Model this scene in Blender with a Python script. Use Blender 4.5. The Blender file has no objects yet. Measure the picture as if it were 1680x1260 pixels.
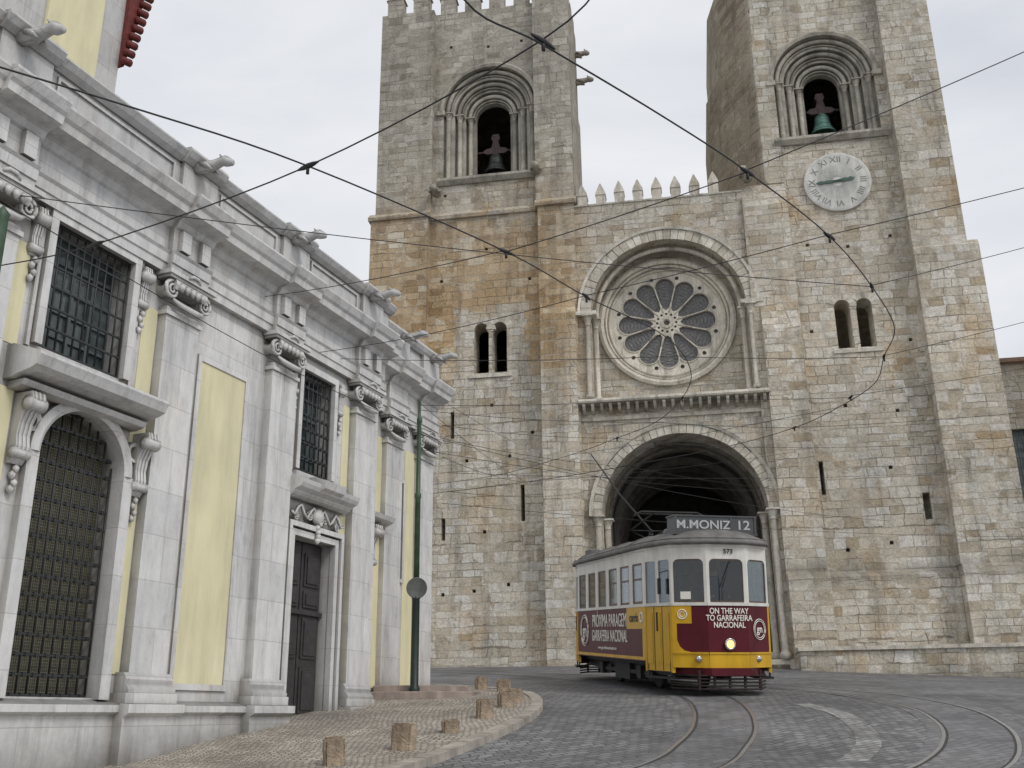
import bpy,bmesh,math,random
from mathutils import Vector as V, Matrix
random.seed(7)
pi=math.pi
scene=bpy.context.scene
COL=bpy.context.collection
# ---------------------------------------------------------------- materials
class NT:
    def __init__(s,name):
        s.m=bpy.data.materials.new(name);s.m.use_nodes=True;s.t=s.m.node_tree;s.t.nodes.clear()
        s.out=s.n('ShaderNodeOutputMaterial');s.b=s.n('ShaderNodeBsdfPrincipled');s.l(s.b.outputs[0],s.out.inputs[0])
    def n(s,ty,**k):
        x=s.t.nodes.new(ty)
        for a,b in k.items(): setattr(x,a,b)
        return x
    def l(s,a,b): s.t.links.new(a,b)
    def setin(s,i,v):
        if hasattr(v,'default_value') and hasattr(v,'links'): s.l(v,i)
        else: i.default_value=v
    def math(s,op,a,b=0.0,c=0.0,clamp=False):
        x=s.n('ShaderNodeMath',operation=op,use_clamp=clamp)
        s.setin(x.inputs[0],a);s.setin(x.inputs[1],b);s.setin(x.inputs[2],c)
        return x.outputs[0]
    def noise(s,vec,scale,detail=4,rough=.55):
        x=s.n('ShaderNodeTexNoise');x.inputs['Scale'].default_value=scale;x.inputs['Detail'].default_value=detail;x.inputs['Roughness'].default_value=rough
        if vec is not None: s.l(vec,x.inputs['Vector'])
        return x.outputs[0]
    def ramp(s,fac,stops,interp='LINEAR'):
        x=s.n('ShaderNodeValToRGB');cr=x.color_ramp;cr.interpolation=interp
        while len(cr.elements)<len(stops): cr.elements.new(.5)
        for e,(p,c) in zip(cr.elements,stops):
            e.position=p
            e.color=(c,c,c,1) if isinstance(c,(int,float)) else (c[0],c[1],c[2],1)
        s.l(fac,x.inputs[0]);return x.outputs[0]
    def mix(s,fac,a,b,mode='MIX'):
        x=s.n('ShaderNodeMix',data_type='RGBA',blend_type=mode)
        s.setin(x.inputs[0],fac)
        for i,v in ((6,a),(7,b)):
            if isinstance(v,tuple): x.inputs[i].default_value=(v[0],v[1],v[2],1)
            else: s.l(v,x.inputs[i])
        return x.outputs[2]
    def bump(s,h,strength,dist=.02,normal=None):
        x=s.n('ShaderNodeBump');x.inputs['Strength'].default_value=strength;x.inputs['Distance'].default_value=dist
        s.l(h,x.inputs['Height'])
        if normal is not None: s.l(normal,x.inputs['Normal'])
        return x.outputs[0]
    def scale(s,vec,sc):
        x=s.n('ShaderNodeMapping');x.inputs['Scale'].default_value=sc;s.l(vec,x.inputs[0]);return x.outputs[0]
    def obj(s): return s.n('ShaderNodeTexCoord').outputs['Object']

def simple(name,col,rough=.6,metal=0,var=.15,nscale=6,bump=.15,bd=.01,spec=None,coat=0,dirt=0):
    t=NT(name);o=t.obj()
    nz=t.noise(o,nscale,6)
    f=t.ramp(nz,[(.3,0.0),(.7,1.0)])
    a=tuple(c*(1-var) for c in col);b=tuple(min(1,c*(1+var)) for c in col)
    c=t.mix(f,a,b)
    if dirt:
        st=t.noise(t.scale(o,(2.2,2.2,.35)),1.6,7,.65)
        d=t.ramp(st,[(.42,1.0),(.72,1-dirt)])
        c=t.mix(1.0,c,d,'MULTIPLY')
    t.l(c,t.b.inputs['Base Color']);t.b.inputs['Roughness'].default_value=rough;t.b.inputs['Metallic'].default_value=metal
    if coat: t.b.inputs['Coat Weight'].default_value=coat
    if spec is not None: t.b.inputs['Specular IOR Level'].default_value=spec
    if bump: t.l(t.bump(t.noise(o,nscale*7,4),bump,bd),t.b.inputs['Normal'])
    return t.m

def masonry(name,mul=1.0):
    t=NT(name);o=t.obj()
    sp=t.n('ShaderNodeSeparateXYZ');t.l(o,sp.inputs[0]);X,Y,Z=sp.outputs
    U=t.math('ADD',X,Y)
    w1=t.noise(o,.9,3);w2=t.noise(o,5.0,2)
    cz=t.n('ShaderNodeCombineXYZ');t.l(t.math('MULTIPLY',Z,1.0),cz.inputs[2])
    wz=t.noise(cz.outputs[0],1.5,2)
    Vv=t.math('ADD',Z,t.math('MULTIPLY',wz,.6))
    Vv=t.math('ADD',Vv,t.math('MULTIPLY',w1,.14))
    Vv=t.math('ADD',Vv,t.math('MULTIPLY',w2,.035))
    Uu=t.math('ADD',U,t.math('MULTIPLY',w1,.5))
    Uu=t.math('ADD',Uu,t.math('MULTIPLY',w2,.06))
    cb=t.n('ShaderNodeCombineXYZ');t.l(Uu,cb.inputs[0]);t.l(Vv,cb.inputs[1])
    def brick(w,h,mort,off,sq=1.0,sqf=2):
        b=t.n('ShaderNodeTexBrick');b.offset=off;b.squash=sq;b.squash_frequency=sqf
        b.inputs['Color1'].default_value=(0,0,0,1);b.inputs['Color2'].default_value=(1,1,1,1);b.inputs['Mortar'].default_value=(.5,.5,.5,1)
        b.inputs['Scale'].default_value=1;b.inputs['Mortar Size'].default_value=mort;b.inputs['Mortar Smooth'].default_value=.3
        b.inputs['Brick Width'].default_value=w;b.inputs['Row Height'].default_value=h
        t.l(cb.outputs[0],b.inputs['Vector']);return b
    b1=brick(.68,.36,.014,.47,.66,3);b2=brick(.46,.29,.013,.41,1.45,2)
    msk=t.ramp(t.noise(o,.33,3),[(.50,0.0),(.53,1.0)])
    rnd=t.mix(msk,b1.outputs[0],b2.outputs[0]);mor=t.mix(msk,b1.outputs[1],b2.outputs[1])
    base=t.ramp(rnd,[(0,(.50,.415,.29)),(.1,(.68,.61,.49)),(.24,(.80,.76,.67)),(.38,(.62,.56,.45)),(.5,(.73,.65,.52)),(.64,(.84,.81,.74)),(.78,(.69,.64,.54)),(.9,(.54,.47,.36)),(1,(.78,.74,.65))],'LINEAR')
    tan=t.ramp(rnd,[(0,(.44,.28,.13)),(.2,(.66,.46,.25)),(.42,(.54,.37,.19)),(.6,(.74,.56,.34)),(.78,(.58,.41,.22)),(.9,(.80,.70,.52)),(1,(.60,.44,.25))],'LINEAR')
    zn=t.math('ADD',Z,t.math('MULTIPLY',t.math('SUBTRACT',w1,.5),6.0))
    zr=t.ramp(t.math('MULTIPLY',zn,1/30.0),[(.34,0.0),(.43,1.0),(.61,1.0),(.64,.3),(.7,.0)])
    xr=t.ramp(t.math('MULTIPLY_ADD',X,-1/24.0,.5),[(.60,.05),(.66,1.0)])
    dx=t.math('ABSOLUTE',t.math('ADD',X,6.9));dz=t.math('ABSOLUTE',t.math('SUBTRACT',Z,12.5))
    near=t.math('MAXIMUM',t.math('MULTIPLY',dx,.62),t.math('MULTIPLY',dz,.5))
    rep=t.ramp(t.math('ADD',near,t.math('MULTIPLY',rnd,.22)),[(.98,0.0),(1.04,1.0)])
    c=t.mix(t.math('MULTIPLY',t.math('MULTIPLY',zr,xr),rep),base,tan)
    # isolated warm patches elsewhere
    wp=t.ramp(t.noise(o,.5,5,.65),[(.55,0.0),(.66,.6)]);c=t.mix(wp,c,tan)
    hr=t.ramp(t.math('MULTIPLY',zn,1/30.0),[(.40,0.0),(.64,.5),(.85,.8)])
    g=t.ramp(rnd,[(0,(.27,.25,.21)),(.2,(.42,.39,.33)),(.42,(.33,.305,.26)),(.6,(.52,.49,.42)),(.78,(.37,.345,.29)),(.9,(.58,.55,.48)),(1,(.4,.375,.32))],'LINEAR')
    gx=t.ramp(t.math('MULTIPLY_ADD',X,1/24.0,.5),[(.40,1.1),(.62,.6),(.70,.40)])
    c=t.mix(t.math('MULTIPLY',hr,gx,0,True),c,g)
    # brown shaded flank of the second tower
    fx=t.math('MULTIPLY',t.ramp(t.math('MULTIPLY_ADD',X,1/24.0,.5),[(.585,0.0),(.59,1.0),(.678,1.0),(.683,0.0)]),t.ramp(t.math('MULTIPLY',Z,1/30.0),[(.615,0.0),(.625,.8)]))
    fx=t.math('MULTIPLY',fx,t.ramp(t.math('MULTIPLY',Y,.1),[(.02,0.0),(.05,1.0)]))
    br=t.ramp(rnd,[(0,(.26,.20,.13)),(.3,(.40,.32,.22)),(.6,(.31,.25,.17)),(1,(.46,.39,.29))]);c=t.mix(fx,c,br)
    c=t.mix(1.0,c,t.ramp(t.noise(o,.22,5,.6),[(.32,.80),(.6,1.07)]),'MULTIPLY')
    st=t.noise(t.scale(o,(1.3,1.3,.12)),1.0,10,.76)
    c=t.mix(1.0,c,t.ramp(st,[(.50,1.0),(.64,.66),(.75,.34)]),'MULTIPLY')
    li=t.noise(o,2.3,12,.78);c=t.mix(1.0,c,t.ramp(li,[(.50,1.0),(.62,.72),(.73,.38)]),'MULTIPLY')
    gr=t.noise(o,17,6,.8);c=t.mix(1.0,c,t.ramp(gr,[(.34,.64),(.6,1.08)]),'MULTIPLY')
    mcol=t.mix(t.ramp(w1,[(.42,0.0),(.58,1.0)]),(.17,.14,.10),(.60,.54,.44))
    c=t.mix(t.math('MULTIPLY',mor,.70),c,mcol)
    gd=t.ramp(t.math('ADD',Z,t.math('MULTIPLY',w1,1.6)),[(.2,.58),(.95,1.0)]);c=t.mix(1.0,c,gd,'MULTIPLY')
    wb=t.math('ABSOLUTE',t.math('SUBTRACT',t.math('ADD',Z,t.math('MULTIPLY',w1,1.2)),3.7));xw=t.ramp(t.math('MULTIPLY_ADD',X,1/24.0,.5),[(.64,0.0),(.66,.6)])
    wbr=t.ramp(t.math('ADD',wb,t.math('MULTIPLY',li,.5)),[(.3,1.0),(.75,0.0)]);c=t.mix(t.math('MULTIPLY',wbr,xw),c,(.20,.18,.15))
    if mul!=1: c=t.mix(1.0,c,(mul,mul,mul),'MULTIPLY')
    t.l(c,t.b.inputs['Base Color']);t.b.inputs['Roughness'].default_value=.93
    h=t.math('SUBTRACT',t.math('MULTIPLY',rnd,.7),t.math('MULTIPLY',mor,1.3))
    n1=t.bump(h,.95,.045);n2=t.bump(t.noise(o,7,9,.74),.95,.075,n1)
    t.l(n2,t.b.inputs['Normal'])
    return t.m

def carved(name,c0,c1,stain=.5):
    t=NT(name);o=t.obj()
    gi=t.n('ShaderNodeNewGeometry')
    c=t.ramp(gi.outputs['Random Per Island'],[(0,c0),(1,c1)])
    c=t.mix(1.0,c,t.ramp(t.noise(o,1.2,8,.7),[(.42,1.05),(.62,1-stain*.6),(.75,1-stain)]),'MULTIPLY')
    st=t.noise(t.scale(o,(2.6,2.6,.3)),1.3,8,.72);c=t.mix(1.0,c,t.ramp(st,[(.50,1.0),(.68,.52)]),'MULTIPLY')
    c=t.mix(1.0,c,t.ramp(t.noise(o,14,6,.7),[(.3,.75),(.6,1.08)]),'MULTIPLY')
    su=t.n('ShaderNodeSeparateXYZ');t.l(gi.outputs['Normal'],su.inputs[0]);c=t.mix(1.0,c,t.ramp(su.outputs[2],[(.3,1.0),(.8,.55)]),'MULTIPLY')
    t.l(c,t.b.inputs['Base Color']);t.b.inputs['Roughness'].default_value=.9
    t.l(t.bump(t.noise(o,10,8,.7),.6,.03),t.b.inputs['Normal'])
    return t.m

def marble(name):
    t=NT(name);o=t.obj()
    sp=t.n('ShaderNodeSeparateXYZ');t.l(o,sp.inputs[0]);X,Y,Z=sp.outputs
    cb=t.n('ShaderNodeCombineXYZ');t.l(t.math('ADD',X,Y),cb.inputs[0]);t.l(Z,cb.inputs[1])
    b=t.n('ShaderNodeTexBrick');b.inputs['Scale'].default_value=1;b.inputs['Color1'].default_value=(0,0,0,1);b.inputs['Color2'].default_value=(1,1,1,1)
    b.inputs['Mortar'].default_value=(.5,.5,.5,1);b.inputs['Brick Width'].default_value=.95;b.inputs['Row Height'].default_value=.58;b.inputs['Mortar Size'].default_value=.004
    t.l(cb.outputs[0],b.inputs['Vector'])
    c=t.ramp(b.outputs[0],[(0,(.63,.635,.635)),(.4,(.75,.75,.745)),(.7,(.68,.68,.68)),(1,(.79,.785,.77))])
    pk=t.ramp(t.noise(o,1.1,6,.65),[(.48,0.0),(.72,.5)]);c=t.mix(pk,c,(.66,.60,.545))
    vein=t.noise(t.scale(o,(3,3,1.2)),2.0,10,.75);c=t.mix(1.0,c,t.ramp(vein,[(.40,1.05),(.58,.91),(.72,.66)]),'MULTIPLY')
    st=t.noise(t.scale(o,(3.0,3.0,.2)),1.4,9,.76);c=t.mix(1.0,c,t.ramp(st,[(.49,1.0),(.63,.78),(.75,.42)]),'MULTIPLY')
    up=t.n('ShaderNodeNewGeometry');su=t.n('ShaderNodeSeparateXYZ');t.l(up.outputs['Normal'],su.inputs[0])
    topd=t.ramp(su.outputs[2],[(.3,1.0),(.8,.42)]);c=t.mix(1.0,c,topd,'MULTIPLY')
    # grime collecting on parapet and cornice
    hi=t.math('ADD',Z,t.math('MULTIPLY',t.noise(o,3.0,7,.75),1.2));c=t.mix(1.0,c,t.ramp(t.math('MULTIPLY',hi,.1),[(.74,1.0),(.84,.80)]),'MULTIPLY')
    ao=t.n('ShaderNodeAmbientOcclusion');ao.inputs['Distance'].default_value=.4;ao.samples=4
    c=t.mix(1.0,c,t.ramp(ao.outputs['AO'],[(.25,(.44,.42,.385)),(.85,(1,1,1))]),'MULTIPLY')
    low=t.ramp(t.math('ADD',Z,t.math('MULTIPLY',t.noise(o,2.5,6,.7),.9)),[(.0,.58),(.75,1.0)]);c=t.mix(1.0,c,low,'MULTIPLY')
    c=t.mix(t.math('MULTIPLY',b.outputs[1],.5),c,(.26,.24,.22))
    t.l(c,t.b.inputs['Base Color']);t.b.inputs['Roughness'].default_value=.66
    n1=t.bump(t.math('MULTIPLY',b.outputs[1],-1),.5,.01);t.l(t.bump(t.noise(o,24,6,.7),.3,.012,n1),t.b.inputs['Normal'])
    return t.m

def setts(name,c0,c1,w,h,gap,curve=0,dark=(.05,.05,.052),rough=.65,patch=.45):
    t=NT(name);o=t.obj()
    wv=t.noise(o,.5,2);sp=t.n('ShaderNodeSeparateXYZ');t.l(o,sp.inputs[0]);w2=t.noise(o,6,2)
    cb=t.n('ShaderNodeCombineXYZ')
    rx=t.math('ADD',t.math('MULTIPLY',sp.outputs[0],.86),t.math('MULTIPLY',sp.outputs[1],.5))
    ry=t.math('SUBTRACT',t.math('MULTIPLY',sp.outputs[1],.86),t.math('MULTIPLY',sp.outputs[0],.5))
    t.l(t.math('ADD',t.math('ADD',rx,t.math('MULTIPLY',wv,1.1)),t.math('MULTIPLY',w2,.06)),cb.inputs[0]);t.l(t.math('ADD',t.math('ADD',ry,t.math('MULTIPLY',wv,.9)),t.math('MULTIPLY',w2,.05)),cb.inputs[1])
    b=t.n('ShaderNodeTexBrick');b.inputs['Scale'].default_value=1;b.inputs['Color1'].default_value=(0,0,0,1);b.inputs['Color2'].default_value=(1,1,1,1)
    b.inputs['Mortar'].default_value=(.5,.5,.5,1);b.inputs['Brick Width'].default_value=w;b.inputs['Row Height'].default_value=h;b.inputs['Mortar Size'].default_value=gap;b.inputs['Mortar Smooth'].default_value=.6
    t.l(cb.outputs[0],b.inputs['Vector'])
    c=t.ramp(b.outputs[0],[(0,c0),(.5,tuple((x+y)/2 for x,y in zip(c0,c1))),(.8,c1),(1,tuple(x*.8 for x in c1))])
    c=t.mix(1.0,c,t.ramp(t.noise(o,patch,6,.6),[(.35,.66),(.65,1.2)]),'MULTIPLY')
    c=t.mix(1.0,c,t.ramp(t.noise(o,30,4,.7),[(.3,.8),(.7,1.1)]),'MULTIPLY')
    c=t.mix(t.math('MULTIPLY',b.outputs[1],.8),c,dark)
    t.l(c,t.b.inputs['Base Color'])
    t.l(t.ramp(t.noise(o,.7,4),[(.3,rough-.15),(.7,rough+.12)]),t.b.inputs['Roughness'])
    n1=t.bump(t.math('SUBTRACT',t.math('MULTIPLY',b.outputs[0],.35),b.outputs[1]),.9,.025);t.l(t.bump(t.noise(o,14,4),.35,.012,n1),t.b.inputs['Normal'])
    return t.m

def glassy(name,tint,transp=.5,rough=.04):
    t=NT(name);t.t.nodes.remove(t.b)
    tr=t.n('ShaderNodeBsdfTransparent');tr.inputs[0].default_value=(*tint,1)
    gl=t.n('ShaderNodeBsdfGlossy');gl.inputs['Roughness'].default_value=rough;gl.inputs[0].default_value=(.9,.93,.95,1)
    fr=t.n('ShaderNodeFresnel');fr.inputs[0].default_value=1.5
    mx=t.n('ShaderNodeMixShader');f=t.math('MULTIPLY_ADD',fr.outputs[0],.8,transp)
    t.l(f,mx.inputs[0]);t.l(tr.outputs[0],mx.inputs[1]);t.l(gl.outputs[0],mx.inputs[2]);t.l(mx.outputs[0],t.out.inputs[0])
    return t.m

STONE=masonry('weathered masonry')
STONED=masonry('deep shade masonry',.10);STONEM=masonry('shaded masonry',.34);STONEH=masonry('old house masonry',.6)  # STONED and STONEM: portal shade multiplied into the masonry colour
CARV=carved('carved limestone',(.54,.49,.40),(.75,.71,.62))
CARVG=carved('grey carved limestone',(.34,.315,.265),(.52,.49,.415),.6)
ROSE=carved('rose tracery stone',(.70,.65,.54),(.78,.73,.62),.35)
DARK=simple('dark interior',(.018,.017,.016),.9,bump=0)
LEAD=simple('grey leaded glass',(.17,.168,.165),.55,var=.35,nscale=9,bump=.4)
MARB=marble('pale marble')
YEL=simple('pale yellow render',(.79,.74,.49),.85,var=.07,nscale=1.2,bump=.12,dirt=.2)
IRON=simple('black painted iron',(.025,.027,.028),.5,var=.3)
GLASSD=simple('old window glass',(.09,.11,.11),.12,var=.6,nscale=3,bump=.1)
MESHG=simple('window behind mesh',(.17,.165,.125),.45,var=.45,nscale=14,bump=.3)
WOOD=simple('dark painted door wood',(.045,.040,.043),.42,var=.3,nscale=9,bump=.2)
TILE=simple('weathered roof tiles',(.22,.14,.10),.8,var=.3,nscale=8)
TILER=simple('red eave tiles',(.14,.025,.02),.7,var=.35,nscale=10)
GREEN=simple('green pole paint',(.05,.10,.055),.5,var=.35,nscale=5,bump=.2,dirt=.3)
GREEND=simple('dark green pole paint',(.015,.03,.025),.45,var=.3)
BRONZE=simple('green bronze',(.10,.21,.175),.55,metal=.2,var=.5,nscale=7)
BRONZED=simple('dark bronze',(.045,.052,.048),.5,metal=.3,var=.5,nscale=7)
YOKE=simple('oxidised yoke',(.075,.05,.048),.7,var=.3)
CLOCK=simple('clock face stone',(.60,.595,.56),.7,var=.14,dirt=.35,nscale=3)
NUM=simple('clock numerals',(.20,.20,.19),.6)
HAND=simple('dark green clock hands',(.05,.10,.08),.5)
ROAD=setts('dark stone setts',(.13,.13,.133),(.24,.24,.243),.19,.115,.010)
BED=setts('worn track setts',(.14,.14,.146),(.21,.21,.217),.22,.13,.007,dark=(.085,.085,.09),rough=.55)
PALE=setts('pale setts',(.22,.22,.22),(.36,.355,.34),.18,.11,.009,patch=1.1)
CALC=setts('limestone mosaic paving',(.33,.29,.245),(.53,.485,.42),.085,.075,.009,dark=(.15,.125,.105),rough=.75,patch=.8)
KERB=simple('kerb stone',(.38,.345,.30),.8,var=.25,nscale=3,bump=.4,dirt=.3)
PINK=simple('pink step stone',(.33,.27,.235),.8,var=.25,nscale=4,bump=.4,dirt=.3)
BOLL=simple('bollard stone',(.44,.345,.25),.9,var=.4,nscale=5,bump=.9,bd=.03,dirt=.4)
STEEL=simple('polished rail steel',(.55,.55,.56),.33,metal=.85,var=.15,nscale=12,bump=.03)
GROOVE=simple('rail groove',(.04,.04,.04),.8,bump=0)
WIRE=simple('wire',(.03,.03,.032),.6,bump=0)
MAROON=simple('maroon tram paint',(.10,.010,.018),.5,var=.14,nscale=2.5,bump=.02,spec=.25,dirt=.25)
TYEL=simple('yellow tram paint',(.68,.40,.02),.45,var=.07,nscale=3,bump=.03,spec=.3,dirt=.25)
TWH=simple('white tram paint',(.74,.725,.67),.42,var=.05,nscale=4,bump=.02,spec=.3,dirt=.25)
ROOF=simple('tram roof grey',(.16,.155,.148),.65,var=.3,nscale=4,bump=.25,dirt=.4)
BLK=simple('black running gear',(.02,.019,.018),.7,var=.5,nscale=8)
FRM=simple('brown window frame',(.10,.065,.045),.5,var=.2)
GLAS=glassy('tram glass',(.72,.75,.75),.02)
LETW=simple('cream lettering',(.84,.81,.72),.5,var=.03,bump=0)
LETG=simple('grey lettering',(.46,.49,.48),.5,var=.03,bump=0)
LETK=simple('black lettering',(.02,.02,.02),.5,bump=0)
SEAT=simple('tram seat',(.12,.06,.03),.6)
SIGNB=simple('sign back grey',(.13,.14,.13),.55,var=.25,dirt=.5)
SKIN=simple('skin',(.48,.29,.21),.6,bump=0);HAIR=simple('hair',(.04,.03,.02),.7);
CL1=simple('navy jacket',(.05,.07,.15),.8);CL2=simple('red jumper',(.25,.04,.04),.8);CL3=simple('grey coat',(.2,.2,.19),.8)
def lampmat():
    t=NT('lit headlamp');t.b.inputs['Base Color'].default_value=(1,.7,.35,1)
    t.b.inputs['Emission Color'].default_value=(1,.58,.18,1);t.b.inputs['Emission Strength'].default_value=1.2;return t.m
LAMP=lampmat()
CHROME=simple('chrome',(.6,.6,.6),.2,metal=1,bump=0)

# ---------------------------------------------------------------- mesh tools
class M:
    def __init__(s): s.v=[];s.f=[];s.mi=[];s.sm=[]
    def add(s,v,f,mi=0,mx=None,smooth=False):
        k=len(s.v)
        s.v+= [tuple(mx@V(p)) if mx else tuple(p) for p in v]
        s.f+= [tuple(i+k for i in q) for q in f];s.mi+=[mi]*len(f);s.sm+=[smooth]*len(f);return s
    def box(s,x0,x1,y0,y1,z0,z1,mi=0,mx=None):
        return s.add([(x0,y0,z0),(x1,y0,z0),(x1,y1,z0),(x0,y1,z0),(x0,y0,z1),(x1,y0,z1),(x1,y1,z1),(x0,y1,z1)],
            [(0,3,2,1),(4,5,6,7),(0,1,5,4),(1,2,6,5),(2,3,7,6),(3,0,4,7)],mi,mx)
    def prism(s,poly,y0,y1,mi=0,mx=None):
        n=len(poly);v=[(x,y0,z) for x,z in poly]+[(x,y1,z) for x,z in poly]
        return s.add(v,[tuple(range(n)),tuple(range(2*n-1,n-1,-1))]+[(i,(i+1)%n,n+(i+1)%n,n+i) for i in range(n)],mi,mx)
    def prismz(s,poly,z0,z1,mi=0,mx=None):
        n=len(poly);v=[(x,y,z0) for x,y in poly]+[(x,y,z1) for x,y in poly]
        return s.add(v,[tuple(range(n)),tuple(range(2*n-1,n-1,-1))]+[(i,(i+1)%n,n+(i+1)%n,n+i) for i in range(n)],mi,mx)
    def extr(s,prof,x0,x1,mi=0,mx=None):
        n=len(prof);v=[(x0,y,z) for y,z in prof]+[(x1,y,z) for y,z in prof]
        return s.add(v,[tuple(range(n)),tuple(range(2*n-1,n-1,-1))]+[(i,(i+1)%n,n+(i+1)%n,n+i) for i in range(n)],mi,mx)
    def arc(s,cx,cz,prof,a0=0,a1=pi,n=40,mi=0,smooth=False,sz=1.0):
        full=abs(a1-a0-2*pi)<1e-4;m=len(prof);v=[];f=[]
        N=n if full else n+1
        for i in range(N):
            a=a0+(a1-a0)*i/n
            for r,y in prof: v.append((cx+r*math.cos(a),y,cz+sz*r*math.sin(a)))
        for i in range(n):
            j=(i+1)%N
            for k in range(m):
                l=(k+1)%m;f.append((i*m+k,i*m+l,j*m+l,j*m+k))
        if not full: f.append(tuple(range(m)));f.append(tuple(range((N-1)*m,N*m)))
        return s.add(v,f,mi,None,smooth)
    def vous(s,cx,cz,r0,r1,y0,y1,n,a0=0,a1=pi,mi=0):
        for i in range(n):
            b0=a0+(a1-a0)*(i+.03)/n;b1=a0+(a1-a0)*(i+.97)/n;j=random.uniform(-.015,.015);R1=r1+random.uniform(-.03,.03)
            s.arc(cx,cz,[(r0,y0+j),(R1,y0+j),(R1,y1),(r0,y1)],b0,b1,3,mi)
    def lathe(s,prof,c=(0,0,0),n=24,mi=0,mx=None,smooth=True,cap=True):
        m=len(prof);v=[];f=[]
        for i in range(n):
            a=2*pi*i/n
            for r,z in prof: v.append((c[0]+r*math.cos(a),c[1]+r*math.sin(a),c[2]+z))
        for i in range(n):
            j=(i+1)%n
            for k in range(m-1): f.append((i*m+k,j*m+k,j*m+k+1,i*m+k+1))
        s.add(v,f,mi,mx,smooth)
        if cap:
            k=len(s.v)-n*m
            for e in (0,m-1):
                if prof[e][0]>1e-4: s.f.append(tuple(k+i*m+e for i in range(n)));s.mi.append(mi);s.sm.append(False)
        return s
    def tube(s,pts,r,n=8,mi=0,mx=None,smooth=True):
        pts=[V(p) for p in pts];v=[];f=[];N=len(pts)
        for i,p in enumerate(pts):
            d=(pts[min(i+1,N-1)]-pts[max(i-1,0)]).normalized()
            up=V((0,0,1)) if abs(d.z)<.9 else V((0,1,0))
            a=d.cross(up).normalized();b=d.cross(a).normalized()
            rr=r[i] if isinstance(r,(list,tuple)) else r
            for k in range(n):
                t=2*pi*k/n;v.append(tuple(p+a*rr*math.cos(t)+b*rr*math.sin(t)))
        for i in range(N-1):
            for k in range(n):
                l=(k+1)%n;f.append((i*n+k,i*n+l,(i+1)*n+l,(i+1)*n+k))
        f.append(tuple(range(n)));f.append(tuple(range((N-1)*n,N*n)))
        return s.add(v,f,mi,mx,smooth)
    def plate(s,outer,holes,y0,y1,mi=0,mx=None):
        cu=bpy.data.curves.new('t','CURVE');cu.dimensions='2D';cu.fill_mode='BOTH';cu.extrude=abs(y1-y0)/2
        for pl in [outer]+list(holes):
            sp=cu.splines.new('POLY');sp.points.add(len(pl)-1)
            for q,(x,z) in zip(sp.points,pl): q.co=(x,z,0,1)
            sp.use_cyclic_u=True
        ob=bpy.data.objects.new('t',cu);COL.objects.link(ob)
        dg=bpy.context.evaluated_depsgraph_get();me=bpy.data.meshes.new_from_object(ob.evaluated_get(dg))
        ym=(y0+y1)/2
        s.add([(p.co.x,ym-p.co.z,p.co.y) for p in me.vertices],[tuple(p.vertices) for p in me.polygons],mi,mx)
        bpy.data.objects.remove(ob);bpy.data.curves.remove(cu);bpy.data.meshes.remove(me);return s
    def make(s,name,mats,parent=None,bevel=0,normals=True,label=None):
        me=bpy.data.meshes.new(name);me.from_pydata(s.v,[],s.f)
        if not isinstance(mats,(list,tuple)): mats=[mats]
        for m in mats: me.materials.append(m)
        for p,i,q in zip(me.polygons,s.mi,s.sm): p.material_index=i;p.use_smooth=q
        if normals:
            bm=bmesh.new();bm.from_mesh(me)
            if bevel: bmesh.ops.remove_doubles(bm,verts=bm.verts,dist=1e-5)
            bmesh.ops.recalc_face_normals(bm,faces=bm.faces);bm.to_mesh(me);bm.free()
        ob=bpy.data.objects.new(name,me);COL.objects.link(ob)
        if parent: ob.parent=parent
        if bevel:
            b=ob.modifiers.new('b','BEVEL');b.width=bevel;b.segments=2;b.limit_method='ANGLE';b.angle_limit=math.radians(40)
        if label: ob['label']=label
        return ob
def top(o,label,cat,group=None):
    o['label']=label;o['category']=cat
    if group: o['group']=group
    return o
def empty(name,loc,rz,label,cat,group=None):
    e=bpy.data.objects.new(name,None);e.empty_display_size=.3;COL.objects.link(e);e.location=loc;e.rotation_euler=(0,0,rz)
    return top(e,label,cat,group)
def rect(x0,x1,z0,z1): return [(x0,z0),(x1,z0),(x1,z1),(x0,z1)]
def archpoly(cx,zs,r,zb,n=28,sz=1.0): return [(cx-r,zb),(cx+r,zb)]+[(cx+r*math.cos(pi*i/n),zs+sz*r*math.sin(pi*i/n)) for i in range(n+1)]
def circ(cx,cz,r,n=48): return [(cx+r*math.cos(2*pi*i/n),cz+r*math.sin(2*pi*i/n)) for i in range(n)]
def text(s,size,org,right,up,mat,parent,name='lettering',ext=.003,align='CENTER',font_sx=1.0,bold=0):
    cu=bpy.data.curves.new('t','FONT');cu.body=s;cu.size=size;cu.extrude=ext;cu.align_x=align;cu.align_y='CENTER';cu.space_line=.85;cu.offset=bold
    ob=bpy.data.objects.new('t',cu);COL.objects.link(ob)
    dg=bpy.context.evaluated_depsgraph_get();me=bpy.data.meshes.new_from_object(ob.evaluated_get(dg));bpy.data.objects.remove(ob)
    r=V(right).normalized();u=V(up).normalized();n=r.cross(u)
    mx=Matrix(((r.x*font_sx,u.x,n.x,org[0]),(r.y*font_sx,u.y,n.y,org[1]),(r.z*font_sx,u.z,n.z,org[2]),(0,0,0,1)))
    me.transform(mx);me.materials.clear();me.materials.append(mat);me.name=name
    o=bpy.data.objects.new(name,me);COL.objects.link(o);o.parent=parent;return o

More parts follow.
